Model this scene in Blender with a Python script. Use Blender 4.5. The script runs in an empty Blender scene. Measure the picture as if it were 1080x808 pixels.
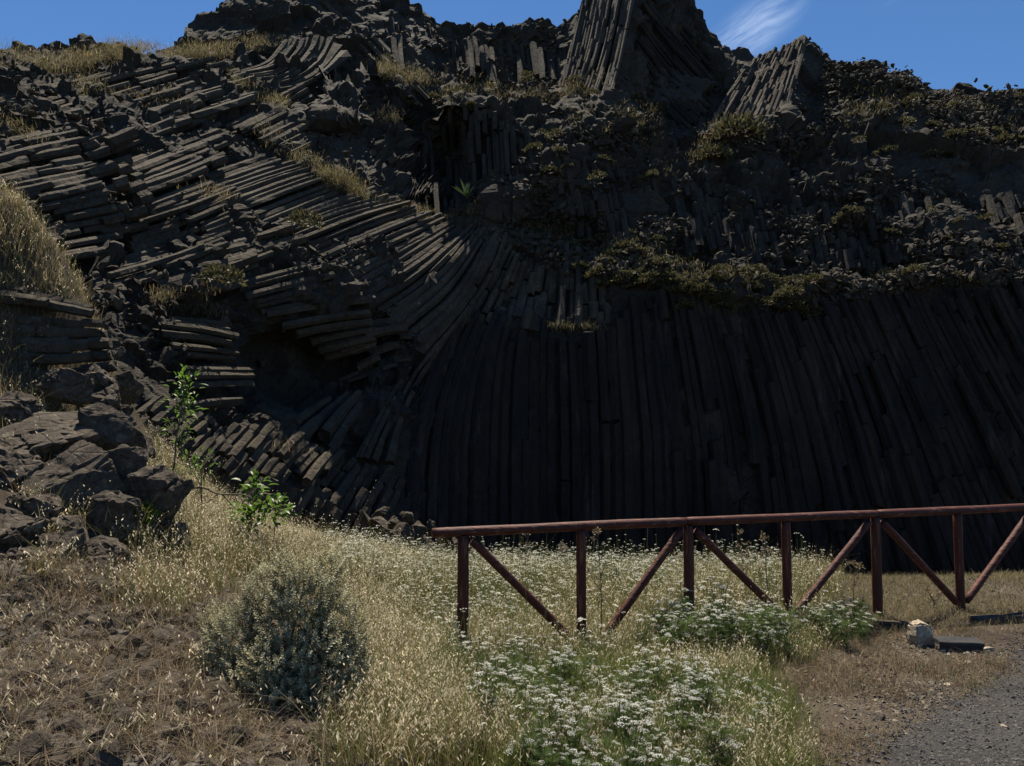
import bpy, bmesh, math, random
import numpy as np
from mathutils import Vector, Matrix

R = np.random.default_rng(7)
random.seed(7)
S = bpy.context.scene
COL = S.collection
PI = math.pi

# ------------------------------------------------------------------ camera geometry
F, CX, CY = 790.0, 540.0, 404.0
TH = math.radians(3.26)
CAM = np.array([0.0, 0.0, 2.05])
cth, sth = math.cos(TH), math.sin(TH)

def at(px, py, Y):
    """world point at depth Y (metres ahead) seen at photo pixel px, py"""
    px = np.asarray(px, float); py = np.asarray(py, float); Y = np.asarray(Y, float)
    u = (px - CX) / F; v = (CY - py) / F
    k = Y / (cth - sth * v)
    return np.stack([CAM[0] + u * k, CAM[1] + Y + 0 * u, CAM[2] + (sth + cth * v) * k], -1)

def project(p):
    d = np.asarray(p, float) - CAM
    f = d[..., 1] * cth + d[..., 2] * sth
    up = -d[..., 1] * sth + d[..., 2] * cth
    f = np.where(f < 0.05, 0.05, f)
    return CX + F * d[..., 0] / f, CY - F * up / f

# ------------------------------------------------------------------ numpy noise
def _hash(ix, iy, iz, seed):
    h = (ix.astype(np.int64) * 374761393 + iy.astype(np.int64) * 668265263 + iz.astype(np.int64) * 2147483647 + seed * 1274126177) & 0xFFFFFFFF
    h = ((h ^ (h >> 13)) * 1274126177) & 0xFFFFFFFF
    h = ((h ^ (h >> 16)) * 2246822519) & 0xFFFFFFFF
    return (h ^ (h >> 15)) & 0xFFFFFF

def vnoise(p, seed=0):
    """smooth value noise in -1..1"""
    p = np.asarray(p, float)
    i = np.floor(p); f = p - i; i = i.astype(np.int64)
    f = f * f * f * (f * (f * 6 - 15) + 10)
    out = 0
    for dx in (0, 1):
        wx = f[..., 0] if dx else 1 - f[..., 0]
        for dy in (0, 1):
            wy = f[..., 1] if dy else 1 - f[..., 1]
            for dz in (0, 1):
                wz = f[..., 2] if dz else 1 - f[..., 2]
                out = out + wx * wy * wz * _hash(i[..., 0] + dx, i[..., 1] + dy, i[..., 2] + dz, seed)
    return out / 0x7FFFFF - 1.0

def fbm(p, oct=4, seed=0, gain=0.5):
    p = np.asarray(p, float); a = 1.0; s = 0; t = 0
    for o in range(oct):
        s = s + a * vnoise(p * (2.03 ** o) + 17.3 * o, seed + o); t += a; a *= gain
    return s / t

def cells(p, seed=0):
    """random value of the nearest jittered cell (0..1) and border distance"""
    p = np.asarray(p, float)
    i = np.floor(p).astype(np.int64); best = np.full(p.shape[:-1], 9e9); sec = best.copy(); val = np.zeros(p.shape[:-1])
    for dx in (-1, 0, 1):
        for dy in (-1, 0, 1):
            for dz in (-1, 0, 1):
                c = i + np.array([dx, dy, dz])
                q = np.stack([_hash(c[..., 0], c[..., 1], c[..., 2], seed + k) / float(0xFFFFFF) for k in (1, 2, 3)], -1)
                d = ((c + q - p) ** 2).sum(-1)
                v = _hash(c[..., 0], c[..., 1], c[..., 2], seed + 4) / float(0xFFFFFF)
                m = d < best
                sec = np.where(m, best, np.minimum(sec, d))
                val = np.where(m, v, val); best = np.where(m, d, best)
    return val, np.sqrt(sec) - np.sqrt(best)

def smooth(a, n):
    if n < 1: return a
    k = np.hanning(2 * n + 3); k /= k.sum(); r = len(k) // 2
    return np.convolve(np.pad(a, r, mode='edge'), k, mode='valid')

# ------------------------------------------------------------------ mesh helpers
def link(name, me, mat=None, parent=None):
    o = bpy.data.objects.new(name, me); COL.objects.link(o)
    if mat and me is not None and not me.materials: me.materials.append(mat)
    if parent: o.parent = parent
    return o

def mesh_np(name, verts, faces, flat=True, col=None):
    """faces: list of (n_faces, k) int arrays"""
    me = bpy.data.meshes.new(name)
    verts = np.asarray(verts, np.float32)
    faces = [np.asarray(f, np.int32) for f in faces if len(f)]
    tot = np.concatenate([np.full(len(f), f.shape[1], np.int32) for f in faces])
    loops = np.concatenate([f.ravel() for f in faces])
    me.vertices.add(len(verts)); me.vertices.foreach_set('co', verts.ravel())
    me.loops.add(len(loops)); me.loops.foreach_set('vertex_index', loops)
    me.polygons.add(len(tot))
    st = np.concatenate([[0], np.cumsum(tot)[:-1]]).astype(np.int32)
    me.polygons.foreach_set('loop_start', st)
    try: me.polygons.foreach_set('loop_total', tot)
    except Exception: pass
    me.polygons.foreach_set('use_smooth', np.full(len(tot), not flat, bool))
    if col is not None:
        a = me.color_attributes.new('tint', 'FLOAT_COLOR', 'POINT')
        c = np.ones((len(verts), 4), np.float32); c[:, :3] = col
        a.data.foreach_set('color', c.ravel())
    me.update(calc_edges=True); me.validate()
    return me

class Build:
    """collects pieces (verts, faces by size) into one mesh"""
    def __init__(s): s.v = []; s.f = {}; s.n = 0; s.c = []
    def add(s, v, fs, col=None):
        v = np.asarray(v, float); s.v.append(v)
        for f in fs:
            f = np.asarray(f, int)
            if f.size: s.f.setdefault(f.shape[1], []).append(f + s.n)
        if col is not None: s.c.append(np.broadcast_to(np.asarray(col, float), v.shape).copy())
        s.n += len(v)
    def mesh(s, name, flat=True):
        return mesh_np(name, np.concatenate(s.v), [np.concatenate(x) for x in s.f.values()], flat, np.concatenate(s.c) if s.c else None)

def tube(path, rad, k=6, cap=True, ref=(0, 0, 1), wob=0.0, phase=0.0):
    path = np.asarray(path, float); n = len(path)
    rad = np.broadcast_to(np.asarray(rad, float), (n,))
    T = np.gradient(path, axis=0); T /= np.linalg.norm(T, axis=1, keepdims=True) + 1e-9
    ref = np.asarray(ref, float)
    if abs(T.mean(0) @ ref) > 0.9 * np.linalg.norm(T.mean(0)) * np.linalg.norm(ref): ref = np.array([1.0, 0.1, 0])
    N = ref - (T @ ref)[:, None] * T; N /= np.linalg.norm(N, axis=1, keepdims=True) + 1e-9
    B = np.cross(T, N)
    a = np.arange(k) / k * 2 * PI + phase
    ring = np.cos(a)[None, :, None] * N[:, None] + np.sin(a)[None, :, None] * B[:, None]
    rr = rad[:, None, None] * (1 + (wob * R.standard_normal((n, k, 1)) if wob else 0))
    v = (path[:, None] + ring * rr).reshape(-1, 3)
    i = np.arange(n - 1)[:, None] * k; j = np.arange(k)[None]; j2 = (j + 1) % k
    q = np.stack([i + j, i + j2, i + k + j2, i + k + j], -1).reshape(-1, 4)
    fs = [q]
    if cap:
        fs.append(np.array([np.arange(k)[::-1]])); fs.append(np.array([np.arange(k) + (n - 1) * k]))
    return v, fs

def rock_mesh(size, seed, rough=0.10, cuts=2, npts=16, name='rock'):
    r = np.random.default_rng(seed)
    bm = bmesh.new()
    p = r.standard_normal((npts, 3)); p /= np.linalg.norm(p, axis=1, keepdims=True)
    p *= (0.75 + 0.35 * r.random((npts, 1)))
    for q in p: bm.verts.new(q * 0.5)
    res = bmesh.ops.convex_hull(bm, input=bm.verts)
    bad = list({g for g in res['geom_interior'] + res['geom_unused'] if isinstance(g, bmesh.types.BMVert)})
    if bad: bmesh.ops.delete(bm, geom=bad, context='VERTS')
    try: bmesh.ops.bevel(bm, geom=list(bm.edges), offset=0.03, segments=1, affect='EDGES', clamp_overlap=True)
    except Exception: pass
    bmesh.ops.triangulate(bm, faces=bm.faces)
    for c in range(cuts):
        bmesh.ops.subdivide_edges(bm, edges=[e for e in bm.edges if e.calc_length() > (0.09 if cuts < 4 else 0.05)], cuts=1, use_grid_fill=True)
        bmesh.ops.triangulate(bm, faces=bm.faces)
    bm.verts.ensure_lookup_table()
    co = np.array([v.co[:] for v in bm.verts])
    n = fbm(co * 4 + seed * 3.1, 4, seed); cv, cb = cells(co * 3.5 + seed, seed)
    d = co * (1 + rough * n[:, None] + rough * 0.8 * (cv[:, None] - 0.5) - rough * 0.8 * np.clip(1 - cb / 0.08, 0, 1)[:, None])
    d *= np.asarray(size)
    for v, q in zip(bm.verts, d): v.co = q
    me = bpy.data.meshes.new(name); bm.to_mesh(me); bm.free()
    return me

# ------------------------------------------------------------------ materials
def nt(name):
    m = bpy.data.materials.new(name); m.use_nodes = True
    t = m.node_tree; t.nodes.clear()
    return m, t.nodes, t.links

def N(nodes, typ, **kw):
    n = nodes.new(typ)
    for k, v in kw.items():
        if k in n.inputs: n.inputs[k].default_value = v
        else: setattr(n, k, v)
    return n

def ramp(nodes, stops, interp='LINEAR'):
    r = nodes.new('ShaderNodeValToRGB'); r.color_ramp.interpolation = interp
    e = r.color_ramp.elements
    while len(e) < len(stops): e.new(0.5)
    for el, (p, c) in zip(e, stops):
        el.position = p; el.color = (*c, 1) if len(c) == 3 else c
    return r

def rock_mat(name, a, b, lichen, scale=1.0, bump=0.5, lich=0.62, stretch=(1, 1, 1), rough=0.92, crack=0.0, cracksc=2.0):
    m, n, l = nt(name)
    tc = n.new('ShaderNodeTexCoord'); mp = N(n, 'ShaderNodeMapping'); mp.inputs['Scale'].default_value = stretch
    l.new(tc.outputs['Object'], mp.inputs[0])
    n1 = N(n, 'ShaderNodeTexNoise', Scale=0.55 * scale, Detail=8.0, Roughness=0.62); l.new(mp.outputs[0], n1.inputs['Vector'])
    n2 = N(n, 'ShaderNodeTexNoise', Scale=9.0 * scale, Detail=8.0, Roughness=0.7); l.new(mp.outputs[0], n2.inputs['Vector'])
    n3 = N(n, 'ShaderNodeTexNoise', Scale=2.4 * scale, Detail=7.0, Roughness=0.75); l.new(mp.outputs[0], n3.inputs['Vector'])
    r1 = ramp(n, [(0.32, a), (0.68, b)]); l.new(n1.outputs['Fac'], r1.inputs[0])
    r2 = ramp(n, [(0.3, (0.5, 0.5, 0.5)), (0.7, (1.35, 1.33, 1.3))]); l.new(n2.outputs['Fac'], r2.inputs[0])
    mx = N(n, 'ShaderNodeMix', data_type='RGBA', blend_type='MULTIPLY'); mx.inputs[0].default_value = 1
    l.new(r1.outputs[0], mx.inputs[6]); l.new(r2.outputs[0], mx.inputs[7])
    r3 = ramp(n, [(lich, (0, 0, 0)), (lich + 0.1, (0.75, 0.75, 0.75))]); l.new(n3.outputs['Fac'], r3.inputs[0])
    m2 = N(n, 'ShaderNodeMix', data_type='RGBA'); l.new(r3.outputs[0], m2.inputs[0]); l.new(mx.outputs[2], m2.inputs[6]); m2.inputs[7].default_value = (*lichen, 1)
    p = N(n, 'ShaderNodeBsdfPrincipled', Roughness=rough); p.inputs['Specular IOR Level'].default_value = 0.25
    l.new(m2.outputs[2], p.inputs['Base Color'])
    nb = N(n, 'ShaderNodeTexNoise', Scale=5.0 * scale, Detail=10.0, Roughness=0.72); l.new(mp.outputs[0], nb.inputs['Vector'])
    hgt = nb.outputs['Fac']
    if crack:
        wp = N(n, 'ShaderNodeMix', data_type='RGBA'); wp.inputs[0].default_value = 0.16 / cracksc; l.new(mp.outputs[0], wp.inputs[6]); l.new(n3.outputs['Color'], wp.inputs[7])
        vo = N(n, 'ShaderNodeTexVoronoi', feature='DISTANCE_TO_EDGE', Scale=cracksc); l.new(wp.outputs[2], vo.inputs['Vector'])
        rc = ramp(n, [(0.0, (1 - crack,) * 3), (0.035, (1, 1, 1))]); l.new(vo.outputs['Distance'], rc.inputs[0])
        mk = N(n, 'ShaderNodeMath', operation='MULTIPLY'); l.new(rc.outputs[0], mk.inputs[0]); l.new(hgt, mk.inputs[1]); hgt = mk.outputs[0]
    bp = N(n, 'ShaderNodeBump', Strength=bump, Distance=0.12 / scale); l.new(hgt, bp.inputs['Height']); l.new(bp.outputs[0], p.inputs['Normal'])
    o = n.new('ShaderNodeOutputMaterial'); l.new(p.outputs[0], o.inputs[0])
    return m

def add_streaks(m, col, lo=0.60, amt=0.8, sc=1.6):
    n, l = m.node_tree.nodes, m.node_tree.links
    p = next(x for x in n if x.type == 'BSDF_PRINCIPLED'); src = p.inputs['Base Color'].links[0].from_socket
    tc = n.new('ShaderNodeTexCoord'); mp = N(n, 'ShaderNodeMapping'); mp.inputs['Scale'].default_value = (0.9, 0.9, 0.10); l.new(tc.outputs['Object'], mp.inputs[0])
    a = N(n, 'ShaderNodeTexNoise', Scale=sc, Detail=9.0, Roughness=0.72); l.new(mp.outputs[0], a.inputs['Vector'])
    r = ramp(n, [(lo, (0, 0, 0)), (lo + 0.12, (amt,) * 3)]); l.new(a.outputs['Fac'], r.inputs[0])
    x = N(n, 'ShaderNodeMix', data_type='RGBA'); l.new(r.outputs[0], x.inputs[0]); l.new(src, x.inputs[6]); x.inputs[7].default_value = (*col, 1); l.new(x.outputs[2], p.inputs['Base Color'])

def leaf_mat(name, col=None, trans=0.45, rough=0.6, spec=0.2, noise=0.0):
    """diffuse + translucent foliage; colour from the 'tint' attribute when col is None"""
    m, n, l = nt(name)
    if col is None:
        c = N(n, 'ShaderNodeAttribute', attribute_name='tint').outputs['Color']
    else:
        tc = n.new('ShaderNodeTexCoord')
        ns = N(n, 'ShaderNodeTexNoise', Scale=14.0, Detail=4.0); l.new(tc.outputs['Object'], ns.inputs['Vector'])
        r = ramp(n, [(0.3, tuple(x * 0.62 for x in col)), (0.7, tuple(x * 1.3 for x in col))]); l.new(ns.outputs['Fac'], r.inputs[0]); c = r.outputs[0]
    p = N(n, 'ShaderNodeBsdfPrincipled', Roughness=rough); p.inputs['Specular IOR Level'].default_value = spec
    t = n.new('ShaderNodeBsdfTranslucent'); mx = N(n, 'ShaderNodeMixShader'); mx.inputs[0].default_value = trans
    l.new(c, p.inputs['Base Color']); l.new(c, t.inputs['Color']); l.new(p.outputs[0], mx.inputs[1]); l.new(t.outputs[0], mx.inputs[2])
    o = n.new('ShaderNodeOutputMaterial'); l.new(mx.outputs[0], o.inputs[0])
    return m

def wood_paint(st):
    m, n, l = nt('red_brown_stain')
    t0 = n.new('ShaderNodeTexCoord'); tc = N(n, 'ShaderNodeMapping'); tc.inputs['Scale'].default_value = st; l.new(t0.outputs['Object'], tc.inputs[0])
    n1 = N(n, 'ShaderNodeTexNoise', Scale=6.0, Detail=9.0, Roughness=0.7); l.new(tc.outputs[0], n1.inputs['Vector'])
    n2 = N(n, 'ShaderNodeTexNoise', Scale=28.0, Detail=6.0, Roughness=0.7); l.new(tc.outputs[0], n2.inputs['Vector'])
    r1 = ramp(n, [(0.25, (0.030, 0.008, 0.005)), (0.6, (0.085, 0.018, 0.009)), (0.8, (0.14, 0.034, 0.018))]); l.new(n1.outputs['Fac'], r1.inputs[0])
    r2 = ramp(n, [(0.54, (0, 0, 0)), (0.66, (1, 1, 1))]); l.new(n2.outputs['Fac'], r2.inputs[0])
    mx = N(n, 'ShaderNodeMix', data_type='RGBA'); l.new(r2.outputs[0], mx.inputs[0]); l.new(r1.outputs[0], mx.inputs[6]); mx.inputs[7].default_value = (0.21, 0.088, 0.05, 1)
    p = N(n, 'ShaderNodeBsdfPrincipled', Roughness=0.62); l.new(mx.outputs[2], p.inputs['Base Color']); p.inputs['Specular IOR Level'].default_value = 0.35
    bp = N(n, 'ShaderNodeBump', Strength=0.8, Distance=0.012); l.new(n2.outputs['Fac'], bp.inputs['Height']); l.new(bp.outputs[0], p.inputs['Normal'])
    o = n.new('ShaderNodeOutputMaterial'); l.new(p.outputs[0], o.inputs[0]); return m

def ground_mat(name, stops, scale=1.0, bump=0.6, speck=None):
    m, n, l = nt(name)
    tc = n.new('ShaderNodeTexCoord')
    n1 = N(n, 'ShaderNodeTexNoise', Scale=0.9 * scale, Detail=9.0, Roughness=0.7); l.new(tc.outputs['Object'], n1.inputs['Vector'])
    n2 = N(n, 'ShaderNodeTexNoise', Scale=38.0 * scale, Detail=6.0, Roughness=0.75); l.new(tc.outputs['Object'], n2.inputs['Vector'])
    v = N(n, 'ShaderNodeTexVoronoi', Scale=55.0 * scale); l.new(tc.outputs['Object'], v.inputs['Vector'])
    r1 = ramp(n, stops); l.new(n1.outputs['Fac'], r1.inputs[0])
    r2 = ramp(n, [(0.3, (0.45, 0.45, 0.45)), (0.7, (1.5, 1.48, 1.45))]); l.new(n2.outputs['Fac'], r2.inputs[0])
    mx = N(n, 'ShaderNodeMix', data_type='RGBA', blend_type='MULTIPLY'); mx.inputs[0].default_value = 1
    l.new(r1.outputs[0], mx.inputs[6]); l.new(r2.outputs[0], mx.inputs[7])
    p = N(n, 'ShaderNodeBsdfPrincipled', Roughness=0.95); p.inputs['Specular IOR Level'].default_value = 0.15
    l.new(mx.outputs[2], p.inputs['Base Color'])
    ad = N(n, 'ShaderNodeMath', operation='ADD'); l.new(n2.outputs['Fac'], ad.inputs[0]); l.new(v.outputs['Distance'], ad.inputs[1])
    bp = N(n, 'ShaderNodeBump', Strength=bump, Distance=0.02); l.new(ad.outputs[0], bp.inputs['Height']); l.new(bp.outputs[0], p.inputs['Normal'])
    o = n.new('ShaderNodeOutputMaterial'); l.new(p.outputs[0], o.inputs[0]); return m

M = dict(
    cliff=rock_mat('basalt_relief', (0.028, 0.025, 0.021), (0.062, 0.053, 0.041), (0.10, 0.083, 0.055), 1.0, 0.9, 0.60),
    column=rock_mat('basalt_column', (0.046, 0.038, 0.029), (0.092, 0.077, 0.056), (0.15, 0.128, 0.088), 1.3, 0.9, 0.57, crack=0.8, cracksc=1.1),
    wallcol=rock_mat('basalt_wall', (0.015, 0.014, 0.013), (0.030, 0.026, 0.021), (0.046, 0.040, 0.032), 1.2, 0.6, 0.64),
    cragcol=rock_mat('basalt_crag', (0.050, 0.040, 0.031), (0.085, 0.070, 0.054), (0.12, 0.10, 0.075), 1.3, 0.7, 0.62),
    pebble=rock_mat('soil_pebble', (0.12, 0.10, 0.078), (0.22, 0.19, 0.15), (0.34, 0.30, 0.24), 9.0, 0.5, 0.62),
    chip=rock_mat('gravel_chip', (0.04, 0.039, 0.039), (0.13, 0.124, 0.118), (0.30, 0.28, 0.26), 45.0, 0.4, 0.58),
    rubble=rock_mat('rubble_stone', (0.075, 0.068, 0.060), (0.155, 0.138, 0.118), (0.24, 0.22, 0.19), 6.0, 0.6, 0.60),
    boulder=rock_mat('boulder_stone', (0.055, 0.045, 0.035), (0.112, 0.091, 0.068), (0.20, 0.17, 0.13), 3.0, 1.0, 0.55, crack=0.9, cracksc=2.6),
    tanstone=rock_mat('tan_stone', (0.30, 0.25, 0.18), (0.42, 0.36, 0.27), (0.48, 0.43, 0.34), 5.0, 0.5, 0.62),
    ground=ground_mat('dry_soil', [(0.36, (0.045, 0.034, 0.025)), (0.52, (0.105, 0.084, 0.062)), (0.7, (0.165, 0.136, 0.10))], 1.6, 1.0),
    gravel=ground_mat('grey_gravel', [(0.3, (0.035, 0.034, 0.034)), (0.7, (0.075, 0.071, 0.068))], 1.0, 0.9),
    grass=leaf_mat('grass_blade', None, 0.5, 0.55, 0.25),
    stem=leaf_mat('green_stem', (0.07, 0.10, 0.03), 0.25),
    frond=leaf_mat('feathery_leaf', (0.075, 0.115, 0.03), 0.5),
    petal=leaf_mat('white_petal', (0.62, 0.62, 0.56), 0.4, 0.7, 0.1),
    silver=leaf_mat('silver_leaf', None, 0.3, 0.95, 0.03),
    bright=leaf_mat('fresh_green_leaf', (0.085, 0.16, 0.022), 0.55, 0.42, 0.4),
    cushion=leaf_mat('cushion_leaf', None, 0.3),
    bark=rock_mat('grey_bark', (0.09, 0.075, 0.055), (0.17, 0.145, 0.11), (0.24, 0.21, 0.17), 20.0, 0.5, 0.62),
    agave=leaf_mat('agave_leaf', (0.09, 0.125, 0.06), 0.15, 0.5, 0.3),
    wood=wood_paint((0.12, 1, 1)), woodv=wood_paint((1, 1, 0.12)),
    darkwood=rock_mat('weathered_timber', (0.05, 0.038, 0.03), (0.10, 0.078, 0.06), (0.16, 0.13, 0.10), 10.0, 0.5, 0.62, (1, 6, 6)),
    slab=rock_mat('charcoal_slab', (0.028, 0.028, 0.031), (0.05, 0.05, 0.053), (0.12, 0.12, 0.12), 12.0, 0.3, 0.64),
)

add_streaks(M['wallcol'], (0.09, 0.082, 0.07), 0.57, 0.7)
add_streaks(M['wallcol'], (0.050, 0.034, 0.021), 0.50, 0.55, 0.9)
add_streaks(M['cliff'], (0.075, 0.062, 0.048), 0.55, 0.6)

def tag(o, label=None, cat=None, group=None, kind=None):
    if label: o['label'] = label
    if cat: o['category'] = cat
    if group: o['group'] = group
    if kind: o['kind'] = kind
    return o

def empty(name, loc, rz=0.0, sc=1.0):
    o = bpy.data.objects.new(name, None); COL.objects.link(o)
    o.location = loc; o.rotation_euler = (0, 0, rz); o.scale = (sc,) * 3; o.empty_display_size = 0.1
    return o

def kids(o): return [c for c in S.objects if c.parent == o]
KIDS = {}
def copy_thing(o, loc, rz, sc=1.0, label=None, group=None):
    c = o.copy(); COL.objects.link(c); c.location = loc; c.rotation_euler = (o.rotation_euler[0], o.rotation_euler[1], rz); c.scale = (sc,) * 3
    if label: c['label'] = label
    if group: c['group'] = group
    if o.name not in KIDS: KIDS[o.name] = kids(o)
    for k in KIDS[o.name]:
        d = k.copy(); COL.objects.link(d); d.parent = c
    return c
#@@TERRAIN
# ------------------------------------------------------------------ ground
CP = [  # px, py, depth
 (540,808,4.3),(800,808,4.5),(1080,808,4.5),(1300,800,4.6),(400,808,4.0),(300,808,3.6),(150,808,3.2),(0,808,3.0),(-150,808,2.9),
 (0,700,4.2),(150,700,4.4),(290,735,4.6),(400,700,5.6),(489,706,6.6),(605,690,7.1),(726,668,7.6),(921,658,7.9),(1006,648,8.35),(1086,646,8.5),(1300,640,8.6),
 (800,720,6.0),(1000,720,6.0),(-150,700,4.0),(640,730,5.8),
 (0,590,5.6),(120,610,5.9),(200,622,6.6),(300,622,7.8),(400,622,8.8),(460,612,10.2),(560,612,10.9),(700,614,10.9),(850,610,10.5),(1080,608,10.5),(1300,606,10.5),
 (0,480,7.4),(70,480,7.8),(130,520,8.4),(200,548,9.2),(300,575,10.6),(400,596,11.8),(480,618,14.0),(600,640,14.5),(760,650,14.5),(1000,650,14.5),(1300,650,14.5),
 (0,425,8.9),(70,430,9.4),(-150,420,8.2),
 (0,300,9.7),(0,235,9.8),(0,200,10.3),(40,248,10.2),(70,278,10.4),(90,305,10.6),(-150,200,9.4),(-150,120,10.5),(-300,150,9),
 (0,370,9.6),(60,350,10.1),(60,390,9.9),(90,440,10.0),(105,475,10.4),
 (100,485,12.8),(150,512,13.8),(220,540,15.0),(330,572,18),(420,600,20.5),(480,630,21.5),(620,655,23.5),(800,660,24),(1080,660,24),(1400,660,24),
]
_P = np.array([at(*c) for c in CP])
_P = np.vstack([_P, [(-6, 0, 1.6), (-3, 0, 0.9), (0, 0, 0.45), (4, 0, 0.2), (8, 0, 0.1), (-3, -6, 0.8), (3, -6, 0.3), (-8, -6, 1.8), (10, -6, 0.2), (12, 6, 0.0), (14, 12, 0.0)]])
def _U(r2): return 0.5 * r2 * np.log(r2 + 1e-9)
_xy = _P[:, :2]; _n = len(_xy)
_K = _U(((_xy[:, None] - _xy[None]) ** 2).sum(-1)) + 0.6 * np.eye(_n)
_A = np.zeros((_n + 3, _n + 3)); _A[:_n, :_n] = _K; _A[:_n, _n] = 1; _A[:_n, _n + 1:] = _xy; _A[_n, :_n] = 1; _A[_n + 1:, :_n] = _xy.T
_w = np.linalg.solve(_A, np.concatenate([_P[:, 2], [0, 0, 0]]))

def gz(x, y):
    x = np.asarray(x, float); y = np.asarray(y, float); sh = x.shape
    q = np.stack([np.clip(x.ravel(), -13, 22), np.clip(y.ravel(), -6, 25)], -1)
    z = np.empty(len(q))
    for a in range(0, len(q), 20000):
        b = q[a:a + 20000]
        z[a:a + 20000] = _U(((b[:, None] - _xy[None]) ** 2).sum(-1)) @ _w[:_n] + _w[_n] + b @ _w[_n + 1:]
    p3 = np.stack([x.ravel(), y.ravel(), 0 * x.ravel()], -1)
    left = np.clip((-0.3 - p3[:, 0]) / 2.5, 0, 1)
    z += 0.045 * fbm(p3 * 0.9, 4, 3) * (0.35 + left * 1.2) + 0.03 * left * fbm(p3 * 4, 3, 9)
    return z.reshape(sh)

xs = np.unique(np.concatenate([np.linspace(-90, -14, 12), np.arange(-13, 13, 0.09), np.linspace(13.5, 90, 20)]))
ys = np.unique(np.concatenate([np.linspace(-70, -3, 14), np.arange(-2.5, 2, 0.25), np.arange(2, 13, 0.08), np.arange(13, 27, 0.25), np.linspace(28, 90, 8)]))
gx, gy = np.meshgrid(xs, ys)
gzv = gz(gx, gy)
gzv = np.where(gy > 26, gzv - 0.0, gzv)
gv = np.stack([gx, gy, gzv], -1).reshape(-1, 3)
def grid_faces(nr, nc):
    i = np.arange(nr - 1)[:, None] * nc + np.arange(nc - 1)[None]
    return np.stack([i, i + 1, i + nc + 1, i + nc], -1).reshape(-1, 4)
ground = link('ground', mesh_np('ground', gv, [grid_faces(len(ys), len(xs))], flat=False), M['ground'])
tag(ground, kind='structure')

# gravel track: a thin sheet 6 mm above the soil, ragged edge
def gravel_side(x, y):
    """signed distance (m) to the gravel edge; positive = on the gravel"""
    p3 = np.stack([x, y, 0 * x], -1)
    nx, ny = 0.653, -0.757
    return (x - 1.85) * nx + (y - 4.5) * ny + 0.22 * fbm(p3 * 1.1, 4, 21) + 0.1 * vnoise(p3 * 7, 5)
rx = np.concatenate([np.arange(0.2, 7, 0.035), np.arange(7, 22, 0.2)]); ry = np.concatenate([np.arange(-6, 3, 0.2), np.arange(3, 9.5, 0.035), np.arange(9.5, 12, 0.2)])
gx2, gy2 = np.meshgrid(rx, ry)
on = gravel_side(gx2, gy2) > 0
f = grid_faces(len(ry), len(rx)); onf = on.ravel()
f = f[onf[f].all(1)]
used, inv = np.unique(f.ravel(), return_inverse=True)
v = np.stack([gx2, gy2, gz(gx2, gy2) + 0.006], -1).reshape(-1, 3)[used]
road = link('gravel_track', mesh_np('gravel_track', v, [inv.reshape(-1, 4)], flat=False), M['gravel'])
tag(road, kind='structure')
#@@CLIFF
# ------------------------------------------------------------------ cliff: depth of the rock face, by contours from base to skyline
ST = {  # px: [(py, depth) x 6]  base, wall top, ledge back, second tier top, upper ledge back, skyline
 -260:[(400,11),(285,12.5),(175,15),(125,17),(100,20),(85,23)],
 0:[(430,13),(305,14.5),(195,16.5),(135,19),(85,23),(57,27)],
 100:[(440,13.5),(320,16.0),(205,18.5),(135,22),(75,27),(42,30)],
 200:[(480,15),(370,18),(235,20.5),(135,25),(50,31),(14,34)],
 300:[(510,18),(410,21),(300,22.2),(180,26),(50,33),(-20,37)],
 370:[(540,20.5),(440,23),(290,24),(190,27.5),(60,35),(-25,39)],
 430:[(570,22.5),(400,24.4),(246,27),(205,29),(95,33),(-3,39)],
 470:[(600,24),(262,27),(222,30),(95,32),(75,37),(10,40)],
 530:[(610,25),(250,27.5),(235,30),(125,31),(85,37),(17,40.5)],
 600:[(625,25),(275,26.5),(250,29),(150,31),(85,37),(22,40)],
 650:[(630,25),(295,26.3),(262,28.8),(170,31),(95,36),(-30,40)],
 700:[(630,25),(300,26.3),(268,28.8),(180,31.5),(120,35),(-30,40)],
 750:[(630,25),(305,26),(272,28.4),(190,31),(150,34),(45,39)],
 800:[(630,25),(322,26),(282,28),(200,31),(160,34),(60,40)],
 850:[(630,24.5),(325,25.6),(288,27.4),(210,30),(150,33.0),(36,40)],
 900:[(630,24.2),(310,25.3),(282,27),(200,29.4),(105,33),(66,36.5)],
 1000:[(630,24),(290,25),(262,26.6),(200,29),(125,32.5),(91,37)],
 1080:[(630,23.5),(290,24.6),(254,26.4),(200,28.8),(130,32.5),(97,37)],
 1340:[(630,23),(290,24),(250,26),(200,28.5),(135,32),(118,37)],
}
SKY = [(-260,88),(-100,70),(0,57),(18,52),(35,58),(60,55),(75,48),(92,43),(110,38),(120,42),(145,43),(165,38),(185,27),(195,17),(207,13),(222,8),(232,-1),(262,-12),(330,-26),(400,-16),(440,-1),(452,4),(470,9),(500,13),(540,17),(570,19),(588,28),(600,21),(614,10),(620,0),(640,-26),(680,-42),(712,-14),(722,3),(735,18),(745,32),(752,50),(760,57),(775,58),(786,53),(797,62),(806,56),(820,47),(848,35),(866,47),(880,60),(892,63),(905,63),(920,68),(938,74),(952,82),(965,81),(985,92),(1003,90),(1012,87),(1030,95),(1055,93),(1080,97),(1200,108),(1340,118)]
GX = np.arange(-260, 1341, 2.6)
sp = sorted(ST)
KPY = np.array([smooth(np.interp(GX, sp, [ST[s][k][0] for s in sp]), 8) for k in range(6)])
KY = np.array([smooth(np.interp(GX, sp, [ST[s][k][1] for s in sp]), 8) for k in range(6)])
jag = fbm(np.stack([GX * 0.09, 0 * GX, 0 * GX], -1), 4, 41, 0.65)
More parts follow.
